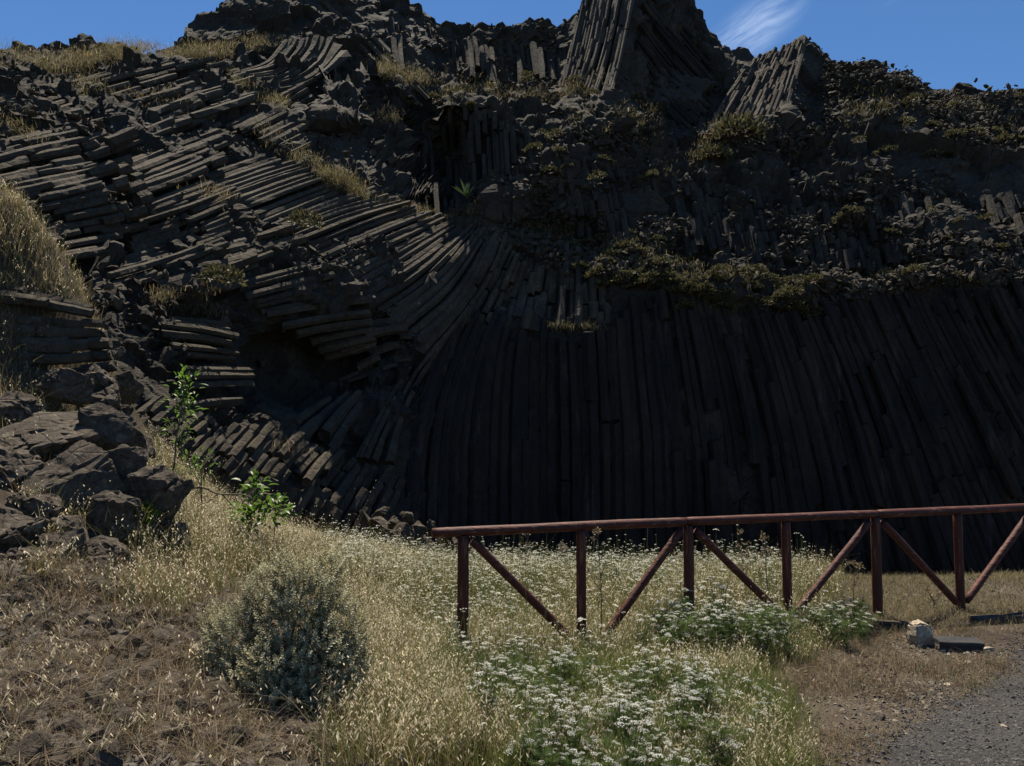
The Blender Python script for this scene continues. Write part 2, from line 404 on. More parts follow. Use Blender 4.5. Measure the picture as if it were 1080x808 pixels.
KPY[5] = np.interp(GX, [a for a, b in SKY], [b for a, b in SKY]) + 3.0 * jag
# wander of the contours so that ledges are not ruled lines
for k, amp in ((1, 7), (2, 6), (3, 9), (4, 7)):
    KPY[k] += amp * fbm(np.stack([GX * 0.025, 0 * GX + k * 9, 0 * GX], -1), 4, 50 + k)
    KY[k] += 0.5 * fbm(np.stack([GX * 0.03, 0 * GX + k * 5, 0 * GX], -1), 3, 70 + k)
for k in range(1, 6): KPY[k] = np.minimum(KPY[k], KPY[k - 1] - 4)

def seg_spur(px, py, line, wl, wr, amp):
    """toward-the-viewer bump along a polyline: wl / wr = half widths (px) to the left / right"""
    line = np.asarray(line, float); line = line[np.argsort(line[:, 1])]
    lx = np.interp(py, line[:, 1], line[:, 0])
    d = px - lx
    fade = np.clip((py - line[0, 1] + 12) / 12, 0, 1) * np.clip((line[-1, 1] + 25 - py) / 25, 0, 1)
    return amp * fade * np.where(d < 0, np.clip(1 + d / wl, 0, 1), np.clip(1 - d / wr, 0, 1))

def extra(px, py):
    """hand placed spurs, buttresses and hollows, metres towards the viewer"""
    e = seg_spur(px, py, [(676,-60),(664,30),(648,85),(634,135)], 60, 40, 2.6)
    e += seg_spur(px, py, [(852,30),(842,80),(825,150)], 85, 26, 2.4)
    e += seg_spur(px, py, [(515,60),(518,95)], 30, 24, 1.2)
    b = np.clip((px - 330) / 10, 0, 1) * np.clip((396 - px) / 8, 0, 1) * np.clip((py - 70) / 4, 0, 1) * np.clip((140 - py) / 14, 0, 1)
    e += 2.2 * b
    e += seg_spur(px, py, [(470,110),(500,150),(520,225)], 18, 60, 1.5)
    e += seg_spur(px, py, [(600,165),(640,215),(660,260)], 70, 60, 1.0)
    h = np.exp(-((px - 470) / 42) ** 2 - ((py - 165) / 45) ** 2); e -= 3.8 * h          # cave
    h = np.exp(-((px - 330) / 75) ** 2 - ((py - 385) / 38) ** 2); e -= 2.2 * h           # hollow below the fan
    h = np.exp(-((px - 130) / 55) ** 2 - ((py - 250) / 28) ** 2); e -= 0.8 * h
    h = np.exp(-((px - 560) / 50) ** 2 - ((py - 62) / 30) ** 2); e -= 1.6 * h
    e -= 0.95 * np.clip((332 + 8 * np.sin(px * 0.11) - py) / 16, 0, 1) * np.clip((px - 478) / 50, 0, 1) * np.clip((655 - px) / 40, 0, 1) * np.clip((py - 225) / 20, 0, 1)
    return e

def kcol(px):
    i = np.clip((np.asarray(px, float) - GX[0]) / 2.6, 0, len(GX) - 1.001)
    a = i.astype(int); t = i - a
    return KPY[:, a] * (1 - t) + KPY[:, a + 1] * t, KY[:, a] * (1 - t) + KY[:, a + 1] * t

def depth(px, py):
    px = np.atleast_1d(np.asarray(px, float)); py = np.atleast_1d(np.asarray(py, float))
    a, b = kcol(px); out = np.empty(len(px))
    for i in range(len(px)): out[i] = np.interp(-py[i], -a[:, i], b[:, i])
    return out - extra(px, py)

rows = []
NS = [130, 34, 74, 44, 56]
for k in range(5):
    n = NS[k]
    for j in range(n + (1 if k == 4 else 0)):
        t = j / n
        rows.append((KPY[k] * (1 - t) + KPY[k + 1] * t, KY[k] * (1 - t) + KY[k + 1] * t))
PYg = np.array([r[0] for r in rows]); Yg = np.array([r[1] for r in rows])
PXg = np.broadcast_to(GX, PYg.shape)
for it in range(3):   # soften the contour creases a little
    Yg[1:-1] = (Yg[:-2] + 2 * Yg[1:-1] + Yg[2:]) / 4
Yg = Yg - extra(PXg.ravel(), PYg.ravel()).reshape(PYg.shape)
base = at(PXg, PYg, Yg)
du = np.gradient(base, axis=1); dv = np.gradient(base, axis=0)
nrm = np.cross(du, dv); nrm /= np.linalg.norm(nrm, axis=-1, keepdims=True) + 1e-9
if nrm[..., 1].mean() > 0: nrm = -nrm
# roughness: blocky everywhere, quieter on the columnar wall
wallness = np.clip((PYg - KPY[1]) / 12, 0, 1) * np.clip((PXg - 400) / 60, 0, 1)
crag = np.clip((140 - PYg) / 25, 0, 1) * np.clip((PXg - 585) / 15, 0, 1) * np.clip((866 - PXg) / 12, 0, 1) * np.where((PXg > 752) | (PXg < 748), 1, 0.5)
rough = (1 - 0.75 * wallness) * (1 - 0.35 * crag)
flat_p = base.reshape(-1, 3)
c0, b0 = cells(flat_p * np.array([0.32, 0.32, 0.4]) + 3, 10)
c1, b1 = cells(flat_p * np.array([0.9, 0.9, 1.3]), 11)
c2, b2 = cells(flat_p * np.array([2.0, 2.0, 2.6]) + 5, 12)
n1 = fbm(flat_p * 0.3, 5, 14); n2 = fbm(flat_p * 2.2, 4, 15); msk = np.clip(0.5 + 2.2 * vnoise(flat_p * 0.22 + 4, 16), 0, 1)
disp = 0.9 * (c0 - 0.5) + (0.25 + 0.35 * msk) * (c1 - 0.5) + (0.08 + 0.32 * msk) * (c2 - 0.5) + 0.9 * n1 + (0.1 + 0.2 * msk) * n2
disp = disp.reshape(PYg.shape) * rough - 0.15
edge = np.clip((np.arange(len(PYg)) / 6.0), 0, 1)[:, None]
relief = base + nrm * (disp * edge)[..., None]
# back of the ridge and a foot below ground
top = relief[-1]
back = [top + np.array([0, 1.5, -0.3]), top + np.array([0, 5, -2.5]), top * np.array([1, 1, 1]) + np.array([0, 14, -9]), top + np.array([0, 30, -22])]
foot = [relief[0] + np.array([0, 0.4, -4.0])]
allr = np.stack(foot + list(relief) + back)
cliff = link('cliff', mesh_np('cliff', allr.reshape(-1, 3), [grid_faces(allr.shape[0], allr.shape[1])], flat=True), M['cliff'])
tag(cliff, kind='structure')
reliefN = nrm; 

# ------------------------------------------------------------------ basalt columns following guide lines
def resample(g, m=30):
    g = np.asarray(g, float)
    # catmull-rom through the guide points
    if len(g) > 2:
        p = np.vstack([2 * g[0] - g[1], g, 2 * g[-1] - g[-2]]); out = []
        for i in range(1, len(p) - 2):
            for t in np.linspace(0, 1, 12, endpoint=False):
                a, b, c, d = p[i - 1], p[i], p[i + 1], p[i + 2]
                out.append(0.5 * (2 * b + (c - a) * t + (2 * a - 5 * b + 4 * c - d) * t * t + (3 * b - a - 3 * c + d) * t ** 3))
        out.append(g[-1]); g = np.array(out)
    s = np.concatenate([[0], np.cumsum(np.linalg.norm(np.diff(g, axis=0), axis=1))])
    u = np.linspace(0, s[-1], m)
    return np.stack([np.interp(u, s, g[:, 0]), np.interp(u, s, g[:, 1])], -1)

UP = np.array([0, 0, 1.0])
def columns(name, guides, n, brk=(40, 120), off=0.1, roff=0.35, rs=1.0, drop=0.05, dfn=None, mat='column', upw=0.6, seed=0, ends=0.0, sway=0.15, bund=0.0):
    r = np.random.default_rng(100 + seed)
    G = np.array([resample(g) for g in guides]); m = G.shape[1]
    mid = G[:, m // 2]; gd = np.concatenate([[0], np.cumsum(np.linalg.norm(np.diff(mid, axis=0), axis=1))]); gd /= gd[-1]
    def path(s):
        s = min(max(s, 0), 1); i = min(np.searchsorted(gd, s, side='right') - 1, len(gd) - 2)
        t = (s - gd[i]) / (gd[i + 1] - gd[i] + 1e-9)
        return G[i] * (1 - t) + G[i + 1] * t
    B = Build(); D = dfn or depth
    for i in range(n):
        s = (i + 0.5 + r.uniform(-0.22, 0.22)) / n
        P = path(s); W = np.linalg.norm(path(s + 0.5 / n) - path(s - 0.5 / n), axis=1)
        T2 = np.gradient(P, axis=0); T2 /= np.linalg.norm(T2, axis=1, keepdims=True) + 1e-9
        dw = path(s + 0.5 / n) - path(s - 0.5 / n)
        W = np.abs(dw[:, 0] * T2[:, 1] - dw[:, 1] * T2[:, 0])
        L = np.concatenate([[0], np.cumsum(np.linalg.norm(np.diff(P, axis=0), axis=1))])
        a = r.uniform(-ends, ends) if ends else 0.0
        a = max(a, 0) ; stop = L[-1] - (r.uniform(0, ends) if ends else 0)
        coloff = off + roff * r.standard_normal() * 0.6
        while a < stop - 3:
            b = min(a + r.uniform(*brk), stop)
            if stop - b < brk[0] * 0.4: b = stop
            if r.random() > drop:
                k = max(3, int((b - a) / 9) + 1)
                u = np.linspace(a, b, k)
                q = np.stack([np.interp(u, L, P[:, 0]), np.interp(u, L, P[:, 1])], -1)
                w = np.interp(u, L, W)
                d = D(q[:, 0], q[:, 1])
                d = np.convolve(np.pad(d, 2, mode='edge'), np.ones(5) / 5, mode='valid')
                p = at(q[:, 0], q[:, 1], d)
                rad = np.clip(w * 0.5 * d / F, 0.07, 0.8) * rs * r.uniform(0.9, 1.18)
                # outward direction of the slope here
                qm = q[k // 2]; e = 6
                pm = at(*qm, D(qm[0:1], qm[1:2])[0])
                pu = at(qm[0], qm[1] - e, D(qm[0:1], qm[1:2] - e)[0]); pr = at(qm[0] + e, qm[1], D(qm[0:1] + e, qm[1:2])[0])
                ns = np.cross(pr - pm, pu - pm); ns /= np.linalg.norm(ns) + 1e-9
                if ns[1] > 0: ns = -ns
                o = (coloff + roff * r.standard_normal() + bund * 2.2 * vnoise(np.array([[i * 0.37, (a + b) / 2 / 65.0, seed * 3.3]]), 90)[0]) * rad.mean()
                p = p + ns * o + np.cumsum(r.standard_normal((k, 3)) * sway * 0.03, 0) * rad.mean()
                ref = ns + upw * UP
                vv, fs = tube(p, rad * (1 + 0.035 * r.standard_normal(k)), 6, True, ref, 0.0, r.uniform(-0.25, 0.25) + PI / 6)
                vv = vv.reshape(k, 6, 3)
                irr = 1 + 0.11 * r.standard_normal((1, 6, 1)) + 0.055 * r.standard_normal((k, 6, 1))
                c = p[:, None]; vv = c + (vv - c) * irr
                T = (p[-1] - p[0]) / (np.linalg.norm(p[-1] - p[0]) + 1e-9)
                vv[0] += T * (r.standard_normal((6, 1)) * 0.22 * rad[0]); vv[-1] += T * (r.standard_normal((6, 1)) * 0.22 * rad[-1])
                B.add(vv.reshape(-1, 3), fs)
            a = b + r.uniform(0.2, 1.5)
    o = link(name, B.mesh(name), M[mat], cliff)
    return o

ZA = [[(428,565),(432,480),(448,410),(476,345),(500,308)],
      [(470,605),(472,480),(482,410),(500,360),(516,328)],
      [(515,610),(516,480),(520,410),(528,360),(538,330)],
      [(560,620),(560,480),(560,410),(562,360),(564,334)],
      [(610,625),(610,480),(608,410),(606,370),(605,338)],
      [(650,627),(650,480),(646,400),(643,345),(640,318)],
      [(700,628),(698,480),(690,400),(684,340),(678,298)],
      [(800,628),(785,480),(770,400),(755,340),(746,308)],
      [(950,628),(910,480),(885,400),(862,340),(850,315)],
      [(1130,628),(1060,480),(1020,400),(985,330),(970,295)],
      [(1380,628),(1290,480),(1230,400),(1190,330),(1170,292)]]
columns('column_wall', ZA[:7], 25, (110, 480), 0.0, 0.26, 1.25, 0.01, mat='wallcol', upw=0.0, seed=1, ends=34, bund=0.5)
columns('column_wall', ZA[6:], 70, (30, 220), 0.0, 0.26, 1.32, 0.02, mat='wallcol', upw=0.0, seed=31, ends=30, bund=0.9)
ZA2 = [[(478,345),(512,290),(545,240)],[(505,345),(532,290),(555,240)],[(535,345),(552,290),(566,243)],[(565,348),(572,295),(580,247)],[(600,350),(602,300),(600,258)],[(645,345),(642,305),(638,272)]]
columns('column_fan', ZA2, 19, (10, 45), 0.1, 0.75, 1.15, 0.06, mat='column', upw=0.3, seed=21, ends=10, bund=0.8)
ZB = [[(205,190),(245,176),(282,164)],[(228,212),(290,190),(330,178)],[(262,240),(335,210),(378,193)],[(292,254),(360,227),(420,212)],
      [(335,270),(400,243),(452,224)],[(352,297),(420,262),(478,232)],[(375,320),(440,280),(500,234)],[(402,343),(460,300),(512,236)],
      [(432,362),(480,315),(524,238)],[(448,384),(490,332),(520,288),(538,240)]]
columns('column_fan', ZB, 42, (90, 260), 0.9, 0.36, 1.14, 0.0, seed=2, ends=10, bund=0.4)
ZC = [[(235,132),(280,110),(318,90)],[(275,153),(320,130),(350,115)],[(305,168),(340,150),(365,132)],[(328,183),(360,165),(388,150)],
      [(350,194),(380,180),(408,165)],[(375,207),(405,196),(430,180)],[(400,216),(425,209),(445,195)]]
columns('column_tier', ZC, 23, (18, 70), 0.5, 0.4, 1.15, 0.02, seed=3, ends=6, bund=0.9)
ZD = [[(255,76),(280,66),(298,45)],[(248,86),(300,80),(325,58),(332,42)],[(235,97),(300,90),(335,72),(350,46)],[(215,112),(280,100),(330,90),(368,66)]]
columns('column_tier', ZD, 10, (60, 140), 0.5, 0.3, 1.15, 0.0, seed=4)
ZE = [[(-60,118),(40,96),(120,70)],[(20,112),(120,84),(200,64)],[(55,127),(150,102),(250,72)],[(100,138),(190,114),(272,90)],[(140,152),(200,136),(265,114)]]
columns('column_tier', ZE, 19, (14, 90), 0.3, 0.5, 1.1, 0.12, seed=5, bund=0.9)
ZF = [[(-70,165),(20,143),(88,128)],[(-70,192),(20,167),(85,153)],[(-70,208),(20,186),(98,172)],[(-50,222),(40,204),(106,188)],[(-40,244),(50,224),(118,208)],[(-30,272),(60,252),(128,240)],[(-30,300),(60,282),(130,270)]]
columns('column_tier', ZF, 20, (60, 150), 0.6, 0.42, 1.18, 0.0, seed=6, ends=14, bund=1.2)
ZG = [[(100,142),(150,125),(215,98)],[(112,160),(160,143),(228,116)],[(126,178),(180,156),(242,134)],[(142,202),(190,185),(238,163)],
      [(148,228),(190,212),(245,192)],[(138,256),(190,240),(248,215)],[(120,284),(180,266),(248,240)],[(104,312),(170,292),(236,268)]]
columns('column_tier', ZG, 32, (30, 130), 0.5, 0.45, 1.2, 0.02, seed=7, ends=10, bund=1.3)
ZQ = [[(84,150),(105,142),(128,130)],[(88,185),(112,178),(140,168)],[(98,215),(125,208),(152,198)],[(104,250),(130,245),(158,238)]]
columns('column_stump', ZQ, 10, (12, 30), 0.2, 0.8, 1.15, 0.1, seed=22, ends=10)
ZR = [[(160,300),(205,288),(262,268)],[(170,318),(210,312),(268,292)],[(225,262),(265,252),(300,240)],[(235,285),(280,275),(345,262)]]
columns('column_tier', ZR, 13, (25, 100), 0.0, 0.5, 1.15, 0.05, seed=23, ends=10, bund=1)
ZT = [[(345,345),(385,338),(430,330)],[(352,368),(400,352),(440,352)],[(380,392),(420,372),(450,372)],[(330,415),(380,400),(430,385)]]
columns('column_stump', ZT, 9, (14, 45), 0.6, 0.9, 1.05, 0.25, seed=24, ends=10)
ZH = [[(220,307),(270,293),(312,282)],[(243,312),(290,299),(342,287)],[(260,322),(300,312),(352,300)],[(275,332),(330,323),(388,316)],[(305,345),(340,338),(388,332)],[(345,372),(372,364),(398,356)]]
columns('column_tier', ZH, 13, (60, 130), 2.4, 0.3, 1.05, 0.0, seed=8, ends=6, bund=0.8)
ZI = [[(155,330),(200,333),(238,337)],[(160,346),(205,351),(250,360)],[(166,364),(210,368),(242,374)],[(176,396),(220,396),(264,396)],[(190,416),(225,413),(264,412)],[(200,440),(225,434),(258,430)]]
columns('column_tier', ZI, 12, (40, 100), 1.0, 0.5, 0.95, 0.05, seed=9, ends=8, bund=1)
ZJ = [[(-40,290),(40,304),(102,320)],[(-30,315),(45,324),(100,334)],[(-30,345),(50,346),(120,348)],[(-20,372),(60,376),(122,370)],[(20,402),(70,396),(125,388)]]
columns('column_tier', ZJ, 7, (16, 75), 0.3, 0.5, 1.0, 0.05, dfn=lambda x, y: 9.55 + 0.004 * np.asarray(x) + (360 - np.asarray(y)) * 0.004, seed=10, ends=8)
ZK = [[(90,456),(115,434),(142,416)],[(130,476),(155,447),(180,425)],[(175,496),(205,464),(228,444)],[(220,524),(255,482),(282,450)],[(270,538),(300,497),(328,470)],
      [(325,550),(350,512),(374,482)],[(375,565),(395,527),(414,495)],[(428,582),(440,547),(452,520)]]
columns('column_stump', ZK, 34, (12, 40), 0.5, 0.75, 1.12, 0.03, seed=11, ends=6, bund=0.8)
ZL = [[(296,452),(320,438),(348,420)],[(345,480),(365,447),(394,412)],[(370,486),(390,450),(412,412)],[(395,488),(410,450),(438,395),(456,372)],[(413,492),(425,440),(452,388),(474,356)]]
columns('column_fan', ZL, 9, (45, 110), 0.9, 0.5, 1.0, 0.05, seed=12, ends=10)
ZM = [[(606,14),(598,52),(588,92)],[(622,-4),(611,45),(600,92)],[(646,-30),(632,45),(616,98)],[(676,-40),(656,60),(640,118)]]
columns('column_crag', ZM, 28, (10, 70), -0.5, 0.45, 1.4, 0.05, upw=0.2, seed=13, ends=10, mat='cragcol', bund=0.8)
ZN = [[(684,-40),(716,-2),(750,48)],[(679,-5),(712,38),(760,92)],[(674,35),(702,74),(748,122)],[(664,75),(692,106),(732,144)]]
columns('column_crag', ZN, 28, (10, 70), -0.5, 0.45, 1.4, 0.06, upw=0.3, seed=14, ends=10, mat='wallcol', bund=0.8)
ZO = [[(748,132),(770,96),(797,60)],[(766,150),(790,106),(818,50)],[(788,160),(812,106),(838,42)],[(812,162),(832,108),(852,37)]]
columns('column_crag', ZO, 30, (8, 40), -0.5, 0.55, 1.45, 0.04, upw=0.2, seed=15, ends=10, mat='cragcol', bund=0.7)
# broken columns across the upper slope, the cave and the walls under the skyline
def vert_guides(xs_, lo, hi, dx):
    g = []
    for x_ in xs_:
        K_, _ = kcol(np.array([x_])); a0 = K_[lo, 0]; a1 = K_[hi, 0]
        g.append([(x_ + dx * 0.5, a0 + 2), (x_, (a0 + a1) / 2), (x_ - dx * 0.5, a1 + (22 if hi == 5 else 0))])
    return g
columns('column_crag', vert_guides(range(560, 1140, 40), 2, 3, 18), 92, (8, 34), -0.9, 0.5, 1.3, 0.15, mat='cliff', upw=0.1, seed=41, ends=16, bund=1.6)
columns('column_crag', vert_guides(range(436, 580, 24), 2, 3, 6), 26, (16, 70), 0.0, 0.6, 1.15, 0.04, mat='cliff', upw=0.1, seed=43, ends=16, bund=1.4)
columns('column_crag', vert_guides(range(400, 612, 30), 4, 5, 8), 34, (8, 40), -0.8, 0.4, 1.15, 0.06, mat='cliff', upw=0.1, seed=44, ends=14, bund=1.2)
ZP = [[(330,5),(370,40),(450,118)],[(350,0),(390,35),(452,100)],[(372,-5),(410,25),(455,85)]]
columns('column_crag', ZP, 6, (40, 100), 0.1, 0.5, 1.0, 0.1, upw=0.3, seed=16, ends=6)
#@@PLANTS
# ------------------------------------------------------------------ scatter helpers
def inpoly(px, py, poly):
    poly = np.asarray(poly, float); c = np.zeros(px.shape, bool); j = len(poly) - 1
    for i in range(len(poly)):
        xi, yi = poly[i]; xj, yj = poly[j]
        c ^= ((yi > py) != (yj > py)) & (px < (xj - xi) * (py - yi) / (yj - yi + 1e-12) + xi); j = i
    return c

def ground_points(n, poly, box, patch=0.0, seed=0, soft=10):
    """n tries in the ground rectangle box = (x0, x1, y0, y1); kept where the area marked out by poly lies; patchy"""
    x = R.uniform(box[0], box[1], n); y = R.uniform(box[2], box[3], n); z = gz(x, y)
    p = np.stack([x, y, z], -1); px, py = project(p)
    j = soft * R.standard_normal((2, n))
    m = inpoly(px + j[0], py + 0.5 * j[1], poly)
    if patch:
        q = 0.5 + 0.9 * fbm(np.stack([x * 1.3, y * 1.3, 0 * x + seed], -1), 3, seed)
        m &= R.random(n) < np.clip(q * (1 + patch) , 0, 1) ** (1 + patch)
    return p[m]

def pick(pal, n, jit=0.25):
    pal = np.asarray(pal, float); c = pal[R.integers(0, len(pal), n)]
    return c * np.exp(jit * R.standard_normal((n, 1)))

def blade_mesh(name, P, h, w, pal, lean=0.35, spike=0.0, seg=3, jit=0.3, spikecol=(0.60, 0.53, 0.38), ss=1.0):
    n = len(P); h = h * np.exp(0.3 * R.standard_normal(n)); w = w * np.exp(0.25 * R.standard_normal(n))
    az = R.uniform(0, 2 * PI, n); L = np.abs(lean * R.standard_normal(n)) + 0.08
    d = np.stack([np.cos(az), np.sin(az), 0 * az], -1)
    fa = R.uniform(0, 2 * PI, n); fdir = np.stack([np.cos(fa), np.sin(fa), 0 * fa], -1)
    col = pick(pal, n, jit)
    ts = np.linspace(0, 1, seg + 1)
    def spine(t): return P + d * (h * L * t ** 1.7)[:, None] + UP * (h * (t - 0.25 * L * t * t))[:, None]
    V = []; C = []
    for t in ts[:-1]:
        c = spine(t); ww = (w * (1 - 0.75 * t) * 0.5)[:, None]
        V += [c - fdir * ww, c + fdir * ww]; C += [col * (0.8 + 0.3 * t)] * 2
    V.append(spine(1.0)); C.append(col * 1.15)
    k = 2 * seg + 1
    V = np.stack(V, 1).reshape(-1, 3); C = np.stack(C, 1).reshape(-1, 3)
    i = np.arange(n)[:, None] * k
    Q = np.concatenate([i + np.array([[2 * s, 2 * s + 1, 2 * s + 3, 2 * s + 2]]) for s in range(seg - 1)])
    Tt = i + np.array([[2 * seg - 2, 2 * seg - 1, 2 * seg]])
    B = Build(); B.add(V, [Q, Tt], C)
    if spike > 0:   # drooping spikelets near the tips
        idx = np.nonzero(R.random(n) < spike)[0]
        for s in range(4):
            t = 0.72 + 0.09 * s + 0.03 * R.standard_normal(len(idx))
            c = P[idx] + d[idx] * (h[idx] * L[idx] * np.clip(t, 0, 1.1) ** 1.7)[:, None] + UP * (h[idx] * (t - 0.25 * L[idx] * t * t))[:, None]
            a = R.uniform(0, 2 * PI, len(idx)); e = np.stack([np.cos(a), np.sin(a), -0.9 + 0 * a], -1)
            l = (0.020 * ss * np.exp(0.25 * R.standard_normal(len(idx))))[:, None]; sd_ = np.stack([-np.sin(a), np.cos(a), 0 * a], -1) * l * 0.17
            v = np.stack([c, c + e * l * 0.45 + sd_, c + e * l, c + e * l * 0.45 - sd_], 1).reshape(-1, 3)
            cc = np.asarray(spikecol) * np.exp(0.25 * R.standard_normal((len(idx), 1)))
            B.add(v, [np.arange(len(idx))[:, None] * 4 + np.arange(4)[None]], np.repeat(cc, 4, 0))
    return B.mesh(name, flat=True)

STRAW = [(0.30, 0.235, 0.125), (0.35, 0.29, 0.17), (0.25, 0.185, 0.095), (0.19, 0.115, 0.06), (0.15, 0.15, 0.065)]
OLIVE = [(0.13, 0.14, 0.05), (0.17, 0.165, 0.07), (0.10, 0.12, 0.038), (0.26, 0.21, 0.10)]
GREEN = [(0.085, 0.135, 0.022), (0.12, 0.17, 0.032), (0.14, 0.175, 0.045), (0.19, 0.18, 0.07)]
LITTER = [(0.17, 0.125, 0.08), (0.23, 0.18, 0.12), (0.11, 0.08, 0.055), (0.31, 0.26, 0.18)]
PALE = [(0.30, 0.25, 0.155), (0.24, 0.19, 0.11), (0.19, 0.17, 0.085), (0.15, 0.15, 0.065)]

# golden grass on the slope left of the fence and the knoll
p = ground_points(250000, [(160,470),(215,500),(300,545),(420,585),(455,640),(420,690),(430,730),(560,830),(340,830),(385,720),(350,610),(250,610),(190,660),(120,640),(150,600)], (-6, 1, 3.2, 13), 0.9, 1, 14)
o = link('dry_grass', blade_mesh('dry_grass', p, 0.28, 0.0036, STRAW + OLIVE[:3] + GREEN[:1], 0.45, 0.24), M['grass'])
tag(o, 'golden dry oat grass on the slope left of the red fence', 'grass', kind='stuff')
p = ground_points(70000, [(-60,180),(25,215),(65,262),(98,302),(70,325),(-60,310)], (-11, -4, 8.5, 12), 0.2, 2, 5)
o = link('knoll_grass', blade_mesh('knoll_grass', p, 0.20, 0.006, STRAW + OLIVE, 0.35, 0.2), M['grass'])
tag(o, 'dry grass covering the knoll at the left edge', 'grass', kind='stuff')
p = ground_points(90000, [(-60,300),(95,300),(125,400),(135,470),(170,520),(130,560),(90,470),(-60,440)], (-11, -2, 6.5, 11.5), 0.5, 3, 8)
o = link('tuft_grass', blade_mesh('tuft_grass', p, 0.20, 0.005, STRAW + OLIVE, 0.5, 0.1), M['grass'])
tag(o, 'patchy dry grass among rocks above the left outcrop', 'grass', kind='stuff')
# meadow behind and under the fence
p = ground_points(260000, [(330,570),(420,590),(560,600),(870,606),(880,640),(860,668),(720,690),(560,690),(470,705),(400,640)], (-4, 6, 5.6, 13.5), 0.3, 4, 12)
o = link('meadow_grass', blade_mesh('meadow_grass', p, 0.27, 0.0036, OLIVE + [(0.30, 0.24, 0.12)], 0.35, 0.15), M['grass'])
tag(o, 'olive meadow grass behind and under the red fence', 'grass', kind='stuff')
# foreground grass
p = ground_points(170000, [(390,690),(480,650),(620,660),(860,650),(860,690),(800,740),(850,830),(420,830)], (-1.5, 3.2, 3.4, 8), 0.6, 5, 14)
o = link('front_grass', blade_mesh('front_grass', p, 0.19, 0.0032, OLIVE + GREEN + STRAW[:2], 0.45, 0.2, ss=0.85), M['grass'])
tag(o, 'mixed green and straw grass in front of the fence', 'grass', kind='stuff')
p = ground_points(120000, [(520,720),(690,680),(800,690),(870,830),(500,830)], (-0.5, 2.6, 3.4, 7), 0.4, 6, 14)
o = link('green_grass', blade_mesh('green_grass', p, 0.15, 0.0034, GREEN, 0.4), M['grass'])
tag(o, 'fresh green undergrowth below the white flowers in front', 'grass', kind='stuff')
# right of the meadow: short pale grass, then bare soil with stubble
p = ground_points(110000, [(840,600),(1100,600),(1100,660),(850,672)], (2, 9, 6.8, 13), 0.3, 7, 6)
o = link('short_grass', blade_mesh('short_grass', p, 0.075, 0.0045, PALE, 0.6), M['grass'])
tag(o, 'short pale grass beyond the right end of the fence', 'grass', kind='stuff')
p = ground_points(90000, [(700,680),(900,650),(1100,655),(1100,690),(900,800),(860,830),(780,830),(760,730)], (0.4, 6, 3.6, 9), 1.3, 8, 16)
p = p[gravel_side(p[:, 0], p[:, 1]) < 0.35]
o = link('stubble', blade_mesh('stubble', p, 0.075, 0.0035, LITTER + PALE + [(0.20, 0.10, 0.055)], 0.9), M['grass'])
tag(o, 'sparse brown stubble on the bare soil beside the gravel', 'grass', kind='stuff')
# straw and dead stems lying on the bank at the lower left
p = ground_points(66000, [(-80,600),(110,600),(235,640),(300,740),(400,830),(-80,830)], (-5, 0.2, 2.4, 7), 0.7, 9, 14)
o = link('straw_litter', blade_mesh('straw_litter', p, 0.11, 0.0042, LITTER, 1.5, seg=3), M['grass'])
tag(o, 'dead straw lying over the stony bank at lower left', 'straw', kind='stuff')

def tufts(n, poly, box, per, spread, seed):
    q = ground_points(n * 8, poly, box, 0.8, seed, 10)[:n]; q = np.repeat(q, per, 0); q = q + spread * R.standard_normal(q.shape) * np.array([1, 1, 0]); q[:, 2] = gz(q[:, 0], q[:, 1]); return q
p = tufts(75, [(-80,560),(60,590),(230,610),(330,760),(380,830),(-80,830)], (-5, 0.2, 2.6, 7), 42, 0.035, 71)
o = link('bank_tufts', blade_mesh('bank_tufts', p, 0.16, 0.0032, LITTER + STRAW[2:] + OLIVE[:1], 0.8, 0.12), M['grass']); tag(o, 'scattered dry grass tufts on the stony bank at lower left', 'grass', kind='stuff')
p = tufts(60, [(-60,440),(60,440),(190,500),(215,580),(180,625),(-60,625)], (-9, -1, 5, 10), 60, 0.05, 72)
o = link('outcrop_tufts', blade_mesh('outcrop_tufts', p, 0.24, 0.0036, STRAW + OLIVE, 0.55, 0.25), M['grass']); tag(o, 'dry grass tufts sprouting between the boulders of the left outcrop', 'grass', kind='stuff')

# ------------------------------------------------------------------ loose stones (uncountable): small shards over bank, gravel and scree
_ico = bmesh.new(); bmesh.ops.create_icosphere(_ico, subdivisions=1, radius=1.0)
IV = np.array([v.co[:] for v in _ico.verts]); IF = np.array([[v.index for v in f.verts] for f in _ico.faces]); _ico.free()
def shards(P, size, flatz=0.6, jit=0.34, sink=0.3, sizej=0.5):
    n = len(P); s = size * np.exp(sizej * np.clip(R.standard_normal(n), -2, 1.7))
    v = IV[None] * (1 + jit * np.clip(R.standard_normal((n, 12, 1)), -1.6, 1.6))
    v = v * np.stack([R.uniform(0.6, 1.3, n), R.uniform(0.6, 1.3, n), flatz * R.uniform(0.6, 1.4, n)], -1)[:, None]
    # random rotation
    q = R.standard_normal((n, 4)); q[:, 1:3] *= 0.45; q /= np.linalg.norm(q, axis=1, keepdims=True); w_, x, y, z = q.T
    Rm = np.stack([1 - 2 * (y * y + z * z), 2 * (x * y - z * w_), 2 * (x * z + y * w_), 2 * (x * y + z * w_), 1 - 2 * (x * x + z * z), 2 * (y * z - x * w_), 2 * (x * z - y * w_), 2 * (y * z + x * w_), 1 - 2 * (x * x + y * y)], -1).reshape(n, 3, 3)
    v = np.einsum('nij,nkj->nki', Rm, v) * s[:, None, None] + P[:, None] + UP * (s * flatz * (0.5 - sink))[:, None, None]
    return v.reshape(-1, 3), (np.arange(n)[:, None, None] * 12 + IF[None]).reshape(-1, 3)

